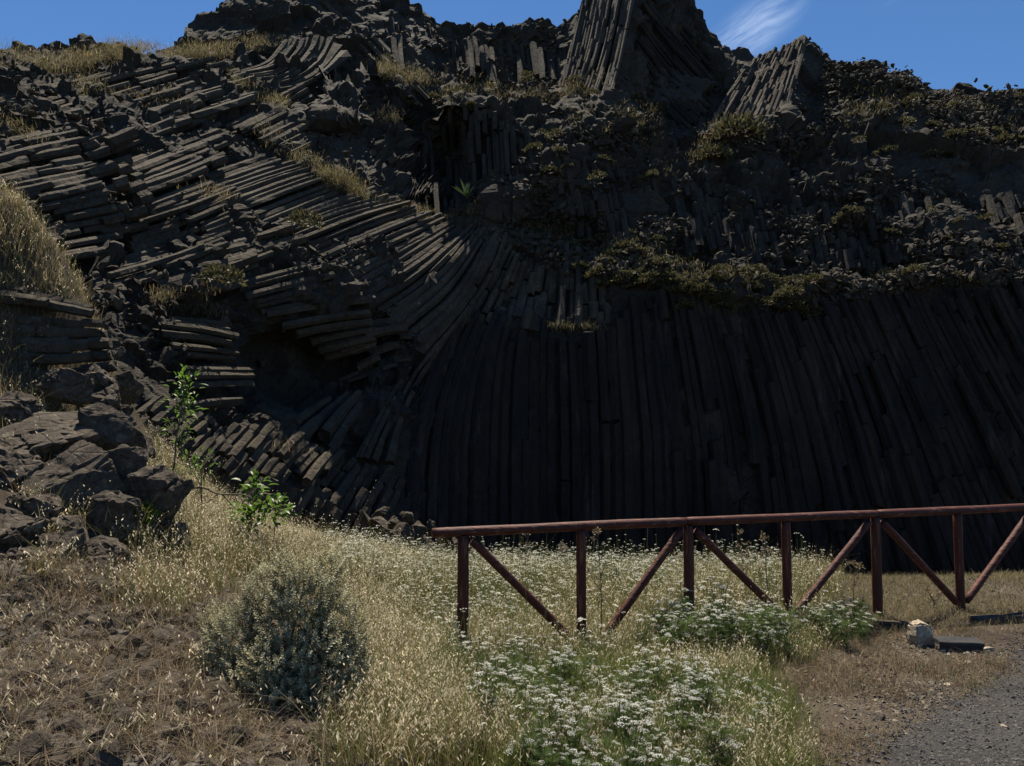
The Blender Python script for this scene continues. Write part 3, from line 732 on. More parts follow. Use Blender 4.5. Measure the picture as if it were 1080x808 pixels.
_ico = bmesh.new(); bmesh.ops.create_icosphere(_ico, subdivisions=2, radius=1.0)
JV = np.array([v.co[:] for v in _ico.verts]); JF = np.array([[v.index for v in f.verts] for f in _ico.faces]); _ico.free()
def pebbles(P, size, flatz, sink, sizej):
    """broken stones with flat fracture faces and rough skin: a sphere cut by random planes"""
    n = len(P); out = np.empty((n, len(JV), 3))
    for i in range(n):
        q = R.standard_normal((9, 3)); q /= np.linalg.norm(q, axis=1, keepdims=True)
        dcut = R.uniform(0.5, 0.95, 9); dt = JV @ q.T
        r_ = np.min(np.where(dt > 0.05, dcut / np.maximum(dt, 0.05), 9), 1); r_ = np.minimum(r_, 1.1)
        v = JV * r_[:, None] * (1 + 0.05 * R.standard_normal((len(JV), 1)))
        v = v * np.array([R.uniform(0.7, 1.35), R.uniform(0.7, 1.35), flatz * R.uniform(0.6, 1.4)])
        M3 = np.array(Matrix.Rotation(R.uniform(0, 6.28), 3, 'Z') @ Matrix.Rotation(R.normal(0, 0.45), 3, 'X'))
        s_ = size * math.exp(sizej * min(R.standard_normal(), 1.8)); out[i] = (v @ M3.T) * s_ + P[i] + UP * s_ * flatz * (0.5 - sink)
    return out.reshape(-1, 3), (np.arange(n)[:, None, None] * len(JV) + JF[None]).reshape(-1, 3)

p = ground_points(46000, [(-80,590),(110,600),(235,640),(310,740),(420,830),(-80,830)], (-5, 0.2, 2.4, 7), 0.7, 12, 16)[:14000]
v, f = shards(p, 0.018, 0.6, sizej=0.6); o = link('bank_rubble', mesh_np('bank_rubble', v, [f]), M['rubble']); tag(o, 'small broken stones scattered over the bank at lower left', 'rubble', kind='stuff')
p = ground_points(80000, [(-80,600),(110,600),(225,640),(300,740),(390,830),(-80,830)], (-5, 0.2, 2.4, 7), 2.0, 47, 14)[:2600]
v, f = pebbles(p, 0.0145, 0.8, 0.15, 0.95); o = link('bank_rubble', mesh_np('bank_rubble', v, [f]), M['boulder']); tag(o, 'fist sized broken rock strewn over the bank at lower left', 'rubble', kind='stuff')
x = R.uniform(0.9, 7.5, 210000); y = R.uniform(3.4, 9.5, 210000); g_ = gravel_side(x, y)
k = R.random(210000) < np.clip((g_ + 0.45) / 0.6, 0.012, 1) ** 1.6; x, y = x[k], y[k]
k2 = R.random(len(x)) < np.clip((9.5 - y) / 5, 0.15, 1); x, y = x[k2], y[k2]
v, f = shards(np.stack([x, y, gz(x, y)], -1), 0.0068, 0.7, sizej=0.45); o = link('gravel', mesh_np('gravel', v, [f]), M['chip']); tag(o, 'grey gravel chips covering the track at lower right', 'gravel', kind='stuff')
p = ground_points(110000, [(560,690),(900,600),(1100,600),(1100,690),(880,830),(760,830)], (0.4, 9, 3.6, 12), 0.3, 13, 16)[:26000]
v, f = shards(p, 0.007, 0.45, sizej=0.6); o = link('soil_stones', mesh_np('soil_stones', v, [f]), M['pebble']); tag(o, 'small stones strewn over the bare soil by the gravel', 'stones', kind='stuff')

# scree caught on the rock face
ri, ci = np.indices(relief.shape[:2])
rpx, rpy = PXg, PYg
upn = reliefN[..., 2]
cand = np.argwhere((rpy < KPY[1][None] + 6) & (rpx > -100) & (rpx < 1180))
wgt = np.clip(0.25 + 1.5 * vnoise(base[cand[:, 0], cand[:, 1]] * 0.25, 33), 0.02, 1) * np.where(rpx[cand[:, 0], cand[:, 1]] > 560, 1.0, 0.16)
cpx, cpy = rpx[cand[:, 0], cand[:, 1]], rpy[cand[:, 0], cand[:, 1]]
wgt = wgt * np.where(((cpx > 585) & (cpx < 868) & (cpy < 142)) | (cpy < np.interp(cpx, [a for a, b in SKY], [b for a, b in SKY]) + 8), 0.03, 1)
sel = cand[R.choice(len(cand), 26000, p=wgt / wgt.sum())]
p = relief[sel[:, 0], sel[:, 1]] + reliefN[sel[:, 0], sel[:, 1]] * 0.05 + 0.1 * R.standard_normal((len(sel), 3))
v, f = shards(p, 0.075, 0.45, 0.32, 0.3, 0.5); o = link('scree', mesh_np('scree', v, [f]), M['column']); tag(o, 'broken basalt scree caught on the ledges of the cliff', 'scree', kind='stuff')
# rubble at the foot of the wall
n_ = 900; fpx = R.uniform(395, 900, n_); fY = R.uniform(15, 23.4, n_)
q = at(fpx, 600, fY); k = np.clip(1.4 - (fpx - 400) / 200, 0.15, 1) > R.random(n_); q = q[k]; q[:, 2] = gz(q[:, 0], q[:, 1])
v, f = shards(q, 0.22, 0.75, 0.25, 0.2, 0.5); o = link('foot_rubble', mesh_np('foot_rubble', v, [f]), M['column']); tag(o, 'fallen stones along the foot of the column wall', 'rubble', kind='stuff')

# ------------------------------------------------------------------ grass on the ledges of the cliff
def relief_pick(px, py):
    out = []
    for a, b in zip(px, py):
        c = int(np.clip(round((a - GX[0]) / 2.6), 0, len(GX) - 1)); r = int(np.argmin(np.abs(PYg[:, c] - b))); out.append((r, c))
    return np.array(out)
BANDS = [([(-40,92),(0,84),(50,76),(110,66),(160,60),(215,50),(300,43)], 5, 7500), ([(262,138),(285,150),(310,170),(345,196),(385,212),(430,220),(478,228)], 3.5, 4200),
         ([(395,82),(440,86),(480,98),(540,104),(590,96),(640,84)], 6, 2600), ([(470,236),(540,242),(600,254),(660,262)], 4, 1400), 
         ([(150,322),(190,318),(232,326)], 4, 700), ([(75,95),(110,100),(160,108),(200,118)], 9, 900), ([(-10,120),(25,132),(35,160)], 7, 500), ([(185,190),(210,205),(230,222)], 6, 350),
         ([(240,92),(280,108),(300,125)], 6, 450), ([(585,345),(640,350)], 3, 200), ([(700,185),(760,150),(800,160)], 8, 700), ([(890,120),(960,115),(1080,130)], 14, 900),
         ([(250,470),(300,478),(350,490),(410,480)], 4, 700), ([(380,60),(420,84)], 6, 300), ([(600,140),(650,125),(690,160)], 12, 500), ([(780,300),(690,285),(640,268)], 8, 600), ([(395,120),(420,128)], 6, 200)]
PP = []
for line, sd2, cnt in BANDS:
    line = np.asarray(line, float); t = R.random(cnt) * (len(line) - 1); i = np.minimum(t.astype(int), len(line) - 2); u = (t - i)[:, None]
    q = line[i] * (1 - u) + line[i + 1] * u; q[:, 1] += sd2 * R.standard_normal(cnt) * 0.6; q[:, 0] += 2 * R.standard_normal(cnt)
    rc = relief_pick(q[:, 0], q[:, 1]); PP.append(relief[rc[:, 0], rc[:, 1]] + reliefN[rc[:, 0], rc[:, 1]] * R.uniform(0.0, 0.45, (cnt, 1)) + 0.06 * R.standard_normal((cnt, 3)))
P3 = np.concatenate(PP); P3 = P3[R.random(len(P3)) < np.clip(0.55 + 1.6 * vnoise(P3 * 1.1, 61), 0.05, 1)]; P3 = np.repeat(P3, 4, 0); P3 += 0.14 * R.standard_normal(P3.shape) * np.array([1, 1, 0.3])
o = link('ledge_grass', blade_mesh('ledge_grass', P3, 0.14, 0.012, PALE + STRAW + OLIVE[:2], 0.7, 0.0), M['grass']); tag(o, 'dry yellow grass growing along the ledges of the cliff', 'grass', kind='stuff')

# cushion shrubs on the cliff
def leaf_cloud(n, rad, leaf, pal, up=0.4, shell=0.45, asp=0.45, low=-0.35, jit=0.25, lump=0.3, seed=0):
    """many small leaf faces through a dome-shaped crown"""
    d = R.standard_normal((n, 3)); d /= np.linalg.norm(d, axis=1, keepdims=True); d[:, 2] = np.where(d[:, 2] < low, -d[:, 2], d[:, 2])
    r = (1 - shell * R.random(n) ** 1.6) * (1 + lump * fbm(d * 2.2 + seed, 3, seed + 60))
    c = d * r[:, None] * np.asarray(rad)
    ax_ = d + up * UP + 0.6 * R.standard_normal((n, 3)); ax_ /= np.linalg.norm(ax_, axis=1, keepdims=True)
    sd_ = np.cross(ax_, R.standard_normal((n, 3))); sd_ /= np.linalg.norm(sd_, axis=1, keepdims=True)
    l = (leaf * np.exp(0.3 * R.standard_normal(n)))[:, None]
    v = np.stack([c, c + ax_ * l * 0.5 + sd_ * l * asp * 0.5, c + ax_ * l, c + ax_ * l * 0.5 - sd_ * l * asp * 0.5], 1).reshape(-1, 3)
    col = np.repeat(pick(pal, n, jit), 4, 0)
    return v, np.arange(n * 4).reshape(-1, 4), col
CUSH = [(0.085, 0.078, 0.036), (0.11, 0.10, 0.05), (0.055, 0.056, 0.026)]
cms = []
for i in range(4):
    v, f, c = leaf_cloud(420, (0.5, 0.5, 0.32), 0.13, CUSH, 0.6, 0.4, 0.5, -0.1, seed=i)
    cms.append(mesh_np('cushion_shrub', v, [f], True, c)); cms[-1].materials.append(M['cushion'])
ZC_ = [((600, 860), (262, 330), 130, 'low olive cushion shrub on the ledge above the dark column wall', 'cushion shrubs above the column wall'),
       ((660, 860), (235, 262), 10, 'small cushion shrub on the scree just above the wall ledge', 'cushion shrubs on the scree'),
       ((880, 1060), (225, 300), 24, 'low cushion shrub on the right part of the dark cliff', 'cushion shrubs on the right cliff'),
       ((900, 1080), (105, 165), 26, 'dry cushion shrub below the right skyline of the cliff', 'cushion shrubs below the right skyline'),
       ((380, 640), (75, 110), 14, 'dry cushion shrub on the grassy upper ledge below the crags', 'cushion shrubs on the upper ledge'),
       ((560, 720), (120, 200), 14, 'dark cushion shrub on the broken slope below the tall crag', 'cushion shrubs below the crag')]
for (x0, x1), (y0, y1), cnt, lab, grp in ZC_:
    xx = R.uniform(x0, x1, cnt); yy = R.uniform(y0, y1, cnt)
    if y1 == 330: yy = np.interp(xx, [600, 660, 740, 860], [258, 285, 305, 318]) + 12 * R.standard_normal(cnt)
    rc = relief_pick(xx, yy)
    for a, b in rc:
        q = relief[a, b] + reliefN[a, b] * 0.12
        o = bpy.data.objects.new('cushion_shrub', cms[R.integers(4)]); COL.objects.link(o); o.location = q; o.rotation_euler = (0.35, 0, R.uniform(0, 6)); s_ = R.uniform(0.3, 0.8); o.scale = (s_ * 1.2, s_, s_ * 0.9)
        tag(o, lab, 'shrub', grp)
for px, py, Y_off, sc, lab in [(775, 165, 0.5, 2.2, 'largest rounded yellow green shrub below the pointed right crag'), (752, 172, 0.4, 1.4, 'rounded shrub just left of the largest one below the right crag'),
                         (320, 268, 1.2, 1.0, 'dry bush above the broken columns over the dark hollow'), (205, 322, 1.3, 1.0, 'dark bush on the grassy top of the stacked slabs at left')]:
    a, b = relief_pick([px], [py])[0]; o = bpy.data.objects.new('cushion_shrub', cms[2].copy()); COL.objects.link(o); o.location = relief[a, b] + reliefN[a, b] * Y_off; o.scale = (sc,) * 3; tag(o, lab, 'shrub')

# ------------------------------------------------------------------ umbels
def umbel(rad, n=17, seed=0):
    r = np.random.default_rng(seed); B = Build()
    for i in range(n):
        a = i * 2.39996; q = rad * math.sqrt((i + 0.4) / n); c = np.array([q * math.cos(a), q * math.sin(a), rad * 0.34 * (1 - (q / rad) ** 2) + r.normal(0, rad * 0.04)])
        for j in range(5):
            e = rad * 0.15; cc = c + r.normal(0, rad * 0.085, 3) * [1, 1, 0.5]; b = r.uniform(0, 6.28); t = r.normal(0, 0.35, 2)
            k = np.arange(5) / 5 * 2 * PI + b; v = np.stack([np.cos(k) * e * 0.62, np.sin(k) * e * 0.62, (np.cos(k) * t[0] + np.sin(k) * t[1]) * e], -1) + cc
            B.add(v, [[[0, 1, 2, 3, 4]]], np.array([0.82, 0.82, 0.76]) * r.uniform(0.8, 1.1))
        d = c - np.array([0, 0, -rad * 0.75]); s_ = np.cross(d, [0, 1, 0.1]); s_ = s_ / (np.linalg.norm(s_) + 1e-9) * rad * 0.022; z0 = np.array([0, 0, -rad * 0.75])
        B.add([z0 - s_, z0 + s_, c + s_, c - s_], [[[0, 1, 2, 3]]], (0.12, 0.16, 0.05))
    return B.mesh('flower_head')
M['flower'] = leaf_mat('umbel_flower', None, 0.5, 0.7, 0.1)
UM = [umbel(0.022, 13, 1), umbel(0.027, 15, 2), umbel(0.017, 10, 3)]
for m_ in UM: m_.materials.append(M['flower'])

def make_umbel_plant(seed, h, nh, spread):
    r = np.random.default_rng(seed); root = empty('umbel_plant', (0, 0, 0))
    B = Build(); heads = []; LB = Build()
    ns = max(2, nh // 3)
    for i in range(ns):
        a = r.uniform(0, 2 * PI); sp_ = spread * r.uniform(0.2, 1.0); hh = h * r.uniform(0.5, 1.1)
        tip = np.array([math.cos(a) * sp_, math.sin(a) * sp_, hh]); t = np.linspace(0, 1, 7)[:, None]
        path = tip * t * np.array([1, 1, 0]) * t ** 0.5 + np.array([0, 0, 1]) * tip[2] * t
        v, f = tube(path, np.linspace(0.0035, 0.0018, 7), 4, False); B.add(v, f)
        heads.append((path[-1], path[-1] - path[-2]))
        for j in range(r.integers(1, 4)):
            t0 = r.uniform(0.4, 0.8); st = path[int(t0 * 6)]; b = r.uniform(0, 2 * PI)
            e = st + np.array([math.cos(b) * 0.09, math.sin(b) * 0.09, (hh - st[2]) * r.uniform(0.75, 1.05)])
            md = (st + e) / 2 + np.array([math.cos(b), math.sin(b), -0.3]) * 0.02
            v, f = tube([st, md, e], [0.0022, 0.0018, 0.0014], 4, False); B.add(v, f); heads.append((e, e - md))
    o = link('stem', B.mesh('stem'), M['stem'], root)
    for i in range(ns * 15):      # feathery leaves
        a = r.uniform(0, 2 * PI); z0 = h * r.uniform(0.02, 0.8); l = r.uniform(0.07, 0.16); el = r.uniform(0.2, 1.0)
        d = np.array([math.cos(a) * math.cos(el), math.sin(a) * math.cos(el), math.sin(el)]); s_ = np.cross(d, UP); s_ /= np.linalg.norm(s_); u_ = np.cross(s_, d)
        b0 = np.array([math.cos(a), math.sin(a), 0]) * spread * 0.5 * r.uniform(0, 1) * (z0 / h) + UP * z0
        for j in range(9):
            t = (j + 1) / 9
            for sg in (-1, 1):
                c = b0 + d * l * t - UP * 0.03 * t * t; e = c + (s_ * sg * (1.1 - t) * 0.42 + d * 0.22 + u_ * r.normal(0, 0.08)) * l; wv_ = d * 0.0028
                LB.add([c - wv_, c + wv_, e], [[[0, 1, 2]]])
    link('leaves', LB.mesh('leaves'), M['frond'], root)
    for i, (q, d) in enumerate(heads[:nh]):
        k = link('flower_head', UM[r.integers(3)], None, root); k.location = q; d = Vector(d).normalized().lerp(Vector((0, 0, 1)), 0.4)
        k.rotation_euler = d.to_track_quat('Z', 'Y').to_euler(); k.scale = (r.uniform(0.5, 1.45),) * 3
    return root
protos = [make_umbel_plant(i, h, nh, sp_) for i, (h, nh, sp_) in enumerate([(0.40, 13, 0.17), (0.46, 15, 0.19), (0.34, 11, 0.15), (0.50, 16, 0.21)])]
used_p = [False] * 4
def plant_umbel(x, y, sc, lab, grp):
    i = int(R.integers(4)); z = float(gz(np.array([x]), np.array([y]))[0])
    if not used_p[i]:
        used_p[i] = True; o = protos[i]; kids(o); o.location = (x, y, z); o.rotation_euler[2] = R.uniform(0, 6); o.scale = (sc,) * 3; o['label'] = lab; o['group'] = grp
    else: o = copy_thing(protos[i], (x, y, z), R.uniform(0, 6), sc, lab, grp)
    o['category'] = 'wildflower'
bpy.context.view_layer.update()
def patch(n, cx, cy, sx, sy, Y0, sc, lab, grp):
    k = 0
    while k < n:
        a, b = R.standard_normal(2) * 0.55
        if a * a + b * b > 1: continue
        q = at(cx + a * sx, 600, Y0 + b * sy); plant_umbel(q[0], q[1], sc * R.uniform(0.75, 1.15), lab, grp); k += 1
patch(118, 662, 0, 165, 1.3, 4.75, 0.72, 'white umbel wildflower in the big clump at the bottom edge of the photo', 'white wildflowers of the front clump')
patch(18, 550, 0, 70, 0.9, 5.3, 0.62, 'white umbel wildflower among straw just left of the front clump', 'white wildflowers beside the front clump')
patch(60, 752, 0, 92, 0.6, 6.95, 0.92, 'white umbel wildflower in the leafy clump around the middle fence posts', 'white wildflowers at the middle fence posts')
patch(20, 872, 0, 55, 0.5, 7.4, 0.72, 'white umbel wildflower in the low clump beside the fifth fence post', 'white wildflowers by the fifth fence post')

# the far meadow of small white flower heads: nobody could count these
p = ground_points(60000, [(345,575),(420,592),(560,604),(700,606),(860,606),(850,640),(700,668),(560,672),(470,680),(400,645),(350,610)], (-4.5, 5.5, 6, 13.5), 0.25, 15, 10)[:11500]
p = np.concatenate([p, ground_points(2600, [(420,640),(640,660),(700,800),(480,808)], (-2, 2, 3.8, 7), 0.4, 16, 12)])
B = Build(); n = len(p); hh = 0.31 * np.exp(0.28 * R.standard_normal(n)); tip = p + np.stack([0.05 * R.standard_normal(n), 0.05 * R.standard_normal(n), hh], -1)
wv_ = np.stack([np.full(n, 0.0018), 0 * hh, 0 * hh], -1)
B.add(np.stack([p - wv_, p + wv_, tip + wv_ * 0.6, tip - wv_ * 0.6], 1).reshape(-1, 3), [np.arange(n * 4).reshape(-1, 4)], np.tile([0.10, 0.13, 0.045], (n * 4, 1)))
rad = 0.0155 * np.exp(0.35 * R.standard_normal(n))
for j in range(11):
    a = j * 2.4 + R.uniform(0, 6, n); q = rad * math.sqrt((j + 0.3) / 11)
    c = tip + np.stack([np.cos(a) * q, np.sin(a) * q, rad * 0.35 * (1 - (q / rad) ** 2)], -1); e = (rad * 0.27)[:, None]; b = R.uniform(0, 6, n)
    u_ = np.stack([np.cos(b), np.sin(b), 0.35 * R.standard_normal(n)], -1) * e; w2 = np.stack([-np.sin(b), np.cos(b), 0.35 * R.standard_normal(n)], -1) * e
    B.add(np.stack([c - u_, c - w2, c + u_, c + w2], 1).reshape(-1, 3), [np.arange(n * 4).reshape(-1, 4)], np.repeat(np.array([[0.68, 0.68, 0.60]]) * R.uniform(0.75, 1.1, (n, 1)), 4, 0))
o = link('wildflowers', B.mesh('wildflowers'), M['flower']); tag(o, 'field of small white umbel flowers behind the red fence', 'wildflowers', kind='stuff')

# ------------------------------------------------------------------ silver bush
def gpos(px, Y):
    q = at(px, 600, Y); return float(q[0]), float(q[1]), float(gz(q[0:1], q[1:2])[0])
x, y, z = gpos(304, 4.66)
bush = empty('silver_shrub', (x, y, z)); tag(bush, 'rounded silver grey shrub on the slope left of the fence', 'shrub')
SIL = [(0.33, 0.315, 0.205), (0.45, 0.43, 0.29), (0.22, 0.215, 0.13), (0.27, 0.245, 0.14)]
B = Build(); SB = Build(); dd_, cc_ = [], []
CL = [(0, 0, .42, .30, .34, 330), (-.27, -.05, .36, .20, .24, 230), (.28, .0, .40, .20, .28, 260), (.10, -.12, .66, .20, .24, 230), (-.14, .05, .62, .17, .22, 170), (.34, -.08, .20, .16, .18, 150),
      (-.36, -.02, .17, .15, .15, 120), (.02, -.26, .24, .22, .22, 260), (-.18, -.2, .16, .18, .16, 150), (.22, -.2, .30, .18, .24, 180), (.20, .1, .78, .11, .15, 80), (-.42, .05, .42, .09, .12, 50), (-.02, .0, .80, .09, .13, 60), (.05, -.3, .08, .22, .14, 160), (-.2, -.28, .07, .16, .12, 90), (.27, -.24, .08, .16, .14, 100)]
for (a1, a2, a3, rw, rh, m_) in CL:
    m_ = int(m_ * 1.5)
    q = R.standard_normal((m_, 3)); q /= np.linalg.norm(q, axis=1, keepdims=True); rr = (1 - 0.45 * R.random(m_) ** 1.7) * (0.95 + 0.35 * fbm(q * 2.6 + a1 * 9, 3, 77))
    cc_.append(q * rr[:, None] * np.array([rw, rw, rh]) * 0.84 + np.array([a1 * 1.08, a2, a3 * 0.86])); dd_.append(q * 0.8 + np.array([a1, a2, 0.3]) * 0.8)
c = np.concatenate(cc_); d = np.concatenate(dd_); ns = len(c); c[:, 2] = np.maximum(c[:, 2], 0.03)
for i in range(ns):
    ax_ = d[i] * 0.8 + UP * 0.55 + 0.25 * R.standard_normal(3); ax_ /= np.linalg.norm(ax_); L_ = R.uniform(0.04, 0.10); nl = 16
    t = np.linspace(0, 1, nl); a = np.arange(nl) * 2.4 + R.uniform(0, 6); s1 = np.cross(ax_, [0.3, 1, 0.2]); s1 /= np.linalg.norm(s1); s2 = np.cross(ax_, s1)
    out = np.cos(a)[:, None] * s1 + np.sin(a)[:, None] * s2; st = c[i] + ax_ * (L_ * t)[:, None]
    l = 0.024 * (1 - 0.4 * t)[:, None]; dr = out * 0.8 + ax_ * 0.6; sd_ = np.cross(dr, ax_); sd_ /= np.linalg.norm(sd_, axis=1, keepdims=True) + 1e-9
    v = np.stack([st, st + dr * l * 0.55 + sd_ * l * 0.24, st + dr * l, st + dr * l * 0.55 - sd_ * l * 0.24], 1).reshape(-1, 3)
    B.add(v, [np.arange(nl * 4).reshape(-1, 4)], np.repeat(pick(SIL, 1, 0.15) * np.exp(0.12 * R.standard_normal((nl, 1))), 4, 0))
link('foliage', B.mesh('foliage'), M['silver'], bush)
for i in range(26):
    e = c[R.integers(ns)] * np.array([0.9, 0.9, 0.95]); v, f = tube([(0, 0, -0.05), e * np.array([0.3, 0.3, 0.5]) , e], [0.014, 0.009, 0.004], 5); SB.add(v, f)
link('stem', SB.mesh('stem'), M['bark'], bush)

# ------------------------------------------------------------------ saplings with fresh green leaves
def leaves_on(B, pts, dirs, length, width, col=None, fold=0.25, droop=0.25):
    for q, d in zip(pts, dirs):
        d = d / np.linalg.norm(d); s_ = np.cross(d, UP + 0.2 * R.standard_normal(3)); s_ /= np.linalg.norm(s_) + 1e-9; u_ = np.cross(s_, d)
        l = length * R.uniform(0.65, 1.2); w_ = width * R.uniform(0.8, 1.2)
        V = []
        for t, ww in ((0.0, 0.1), (0.3, 0.85), (0.6, 0.9), (0.85, 0.45), (1.0, 0.0)):
            m_ = q + d * l * t - UP * droop * l * t * t
            V += [m_ - s_ * w_ * 0.5 * ww + u_ * fold * w_ * ww, m_, m_ + s_ * w_ * 0.5 * ww + u_ * fold * w_ * ww]
        Q = []
        for i in range(4): Q += [[i * 3, i * 3 + 1, i * 3 + 4, i * 3 + 3], [i * 3 + 1, i * 3 + 2, i * 3 + 5, i * 3 + 4]]
        B.add(V, [Q])
def px_path(pts, Y): return np.array([at(a, b, Y + dy) for a, b, dy in pts])

def sapling(lab, trunk, branches, clusters, Y, rad, ll, lw, nleaf, name='sapling'):
    P_ = px_path(trunk, Y); o = empty(name, tuple(P_[0])); tag(o, lab, 'sapling'); o0 = P_[0]
    q = resample3(P_ - o0, 14); v, f = tube(q, np.linspace(rad, rad * 0.45, 14), 6, wob=0.06); link('trunk', mesh_np('trunk', v, f, False), M['bark'], o)
    for b in branches:
        q = resample3(px_path(b, Y) - o0, 8); v, f = tube(q, np.linspace(rad * 0.6, rad * 0.25, 8), 5, wob=0.06); link('branch', mesh_np('branch', v, f, False), M['bark'], o)
    B = Build()
    for (cx, cy, sx, sy, n) in clusters:
        ctr = at(cx, cy, Y) - o0; k = Y / F
        for i in range(n):
            a = R.standard_normal(3) * 0.5; a /= max(1, np.linalg.norm(a))
            st = ctr + np.array([a[0] * sx * k, a[1] * sx * k, a[2] * sy * k])
            dd = np.array([a[0], a[1], a[2] * 0.5 + 0.45]) + 0.35 * R.standard_normal(3)
            leaves_on(B, [st], [dd], ll, lw)
        # twigs carrying the cluster
    link('foliage', B.mesh('foliage', flat=False), M['bright'], o)
    TB = Build()
    for (cx, cy, sx, sy, n) in clusters:
        for i in range(5):
            e = at(cx + R.uniform(-.6, .6) * sx, cy - R.uniform(0, .8) * sy, Y) - o0; s_ = at(cx, cy + sy * 0.8, Y) - o0
            v, f = tube([s_, (s_ + e) / 2 + 0.02 * R.standard_normal(3), e], [rad * 0.3, rad * 0.22, rad * 0.12], 4); TB.add(v, f)
    link('twig', TB.mesh('twig'), M['bark'], o)
    return o
def resample3(p, m):
    p = np.asarray(p, float); q = np.vstack([2 * p[0] - p[1], p, 2 * p[-1] - p[-2]]); out = []
    for i in range(1, len(q) - 2):
        for t in np.linspace(0, 1, 10, endpoint=False):
            a, b, c_, d_ = q[i - 1], q[i], q[i + 1], q[i + 2]
            out.append(0.5 * (2 * b + (c_ - a) * t + (2 * a - 5 * b + 4 * c_ - d_) * t * t + (3 * b - a - 3 * c_ + d_) * t ** 3))
    out.append(p[-1]); out = np.array(out); s = np.linspace(0, len(out) - 1, m); i = np.minimum(s.astype(int), len(out) - 2); u = (s - i)[:, None]
    return out[i] * (1 - u) + out[i + 1] * u
sapling('tallest thin sapling with a bright green leaf tuft at its top', [(168,532,0),(176,512,0),(184,490,0),(186,460,0),(192,430,0),(194,398,0)], [[(186,462,0),(180,448,.05),(176,440,.1)]],
        [(195,405,15,18,60),(193,430,19,16,64),(186,452,12,12,30),(192,470,6,12,12)], 8.6, 0.013, 0.10, 0.030, 60)
sapling('short slender sapling with sparse pale leaves right of the tallest one', [(213,533,0),(212,515,0),(213,500,0),(216,480,0)], [[(212,512,0),(204,498,.05),(198,490,.05)]],
        [(215,488,9,14,26),(202,493,12,10,26),(190,500,10,9,14)], 8.7, 0.010, 0.09, 0.024, 40)
sapling('broad leafed green bush hanging on a bare crooked branch above the grass', [(192,517,0),(213,514,0),(230,521,0),(257,522,0),(268,530,0)], [[(230,521,0),(218,530,0),(205,534,0)],[(235,522,0),(244,532,0),(252,540,0)],[(290,555,0),(288,570,0),(284,590,0)],[(268,530,0),(264,516,0),(266,506,0)]],
        [(276,540,30,17,130),(268,512,14,12,44),(262,548,14,10,24),(292,535,12,12,24)], 8.7, 0.013, 0.115, 0.055, 60, name='leafy_bush')
# small green tuft by the outcrop
x, y, z = gpos(140, 6.9); o = empty('green_tuft', (x, y, z)); tag(o, 'small yellow green bush at the foot of the left outcrop', 'bush')
GRT = [(0.09, 0.115, 0.025), (0.12, 0.14, 0.035), (0.065, 0.09, 0.02)]
v, f, c_ = leaf_cloud(2600, (0.20, 0.18, 0.14), 0.03, GRT, 0.8, 0.6, 0.35, -0.2, lump=0.4, seed=5); v = v + np.array([0, 0, 0.21]); link('foliage', mesh_np('foliage', v, [f], True, c_), M['cushion'], o)
P_ = np.stack([0.1 * R.standard_normal(260), 0.09 * R.standard_normal(260), 0 * R.random(260)], -1); link('stem', blade_mesh('stem', P_, 0.25, 0.003, GREEN, 0.25), M['grass'], o)

# agave on the ledge above the fan
a, b = relief_pick([488], [236])[0]; q = relief[a, b] + reliefN[a, b] * 0.9
o = empty('agave', tuple(q)); tag(o, 'dark green agave rosette on the ledge above the column fan', 'agave')
for i in range(26):
    az_ = i * 2.4; el = R.uniform(0.35, 1.45); l = R.uniform(0.6, 1.0); dd = np.array([math.cos(az_) * math.cos(el), math.sin(az_) * math.cos(el), math.sin(el)]); s_ = np.cross(dd, UP); s_ /= np.linalg.norm(s_)
    B = Build(); V = []
    for t, ww in ((0, .6), (.3, 1), (.65, .75), (1, .03)):
        m_ = dd * l * t - UP * 0.12 * t * t; V += [m_ - s_ * .055 * ww + UP * 0.02 * ww, m_, m_ + s_ * .055 * ww + UP * 0.02 * ww]
    B.add(V, [[[k * 3 + e_, k * 3 + e_ + 1, k * 3 + e_ + 4, k * 3 + e_ + 3] for k in range(3) for e_ in (0, 1)]]); link('leaf', B.mesh('leaf', False), M['agave'], o)

# tall dry weeds round the fence
def weed(px, Y, top, lab, grp=None, seed=0):
    r = np.random.default_rng(seed); x, y, z = gpos(px, Y); h = float(at(px, top, Y)[2] - z); o = empty('tall_weed', (x, y, z)); tag(o, lab, 'weed', grp)
    B = Build(); H = Build(); pth = np.array([[0.03 * math.sin(t * 3 + seed) * t, 0.02 * t, h * t] for t in np.linspace(0, 1, 9)]); v, f = tube(pth, np.linspace(0.006, 0.0025, 9), 5); B.add(v, f)
    for i in range(9):
        t = r.uniform(0.35, 0.95); s_ = np.array([np.interp(t, np.linspace(0, 1, 9), pth[:, k]) for k in range(3)]); a = r.uniform(0, 6.28); l = r.uniform(0.08, 0.2) * (1.2 - t * 0.6); e = s_ + np.array([math.cos(a) * l * 0.6, math.sin(a) * l * 0.6, l])
        v, f = tube([s_, (s_ + e) / 2 + [0, 0, -0.012], e], [0.003, 0.0022, 0.0015], 4); B.add(v, f)
        vv, ff, cc = leaf_cloud(16, (0.025, 0.025, 0.035), 0.02, [(0.20, 0.15, 0.09), (0.27, 0.21, 0.13)], 0.6, 0.8, 0.5); link('seed_head', mesh_np('seed_head', vv + e, [ff], True, cc), M['cushion'], o)
    vv, ff, cc = leaf_cloud(30, (0.03, 0.03, 0.05), 0.022, [(0.20, 0.15, 0.09), (0.27, 0.21, 0.13)], 0.6, 0.8, 0.5); link('seed_head', mesh_np('seed_head', vv + pth[-1], [ff], True, cc), M['cushion'], o)
    link('stem', B.mesh('stem'), M['bark'], o)
weed(633, 7.0, 563, 'tall dry branching weed just right of the second fence post', seed=1)
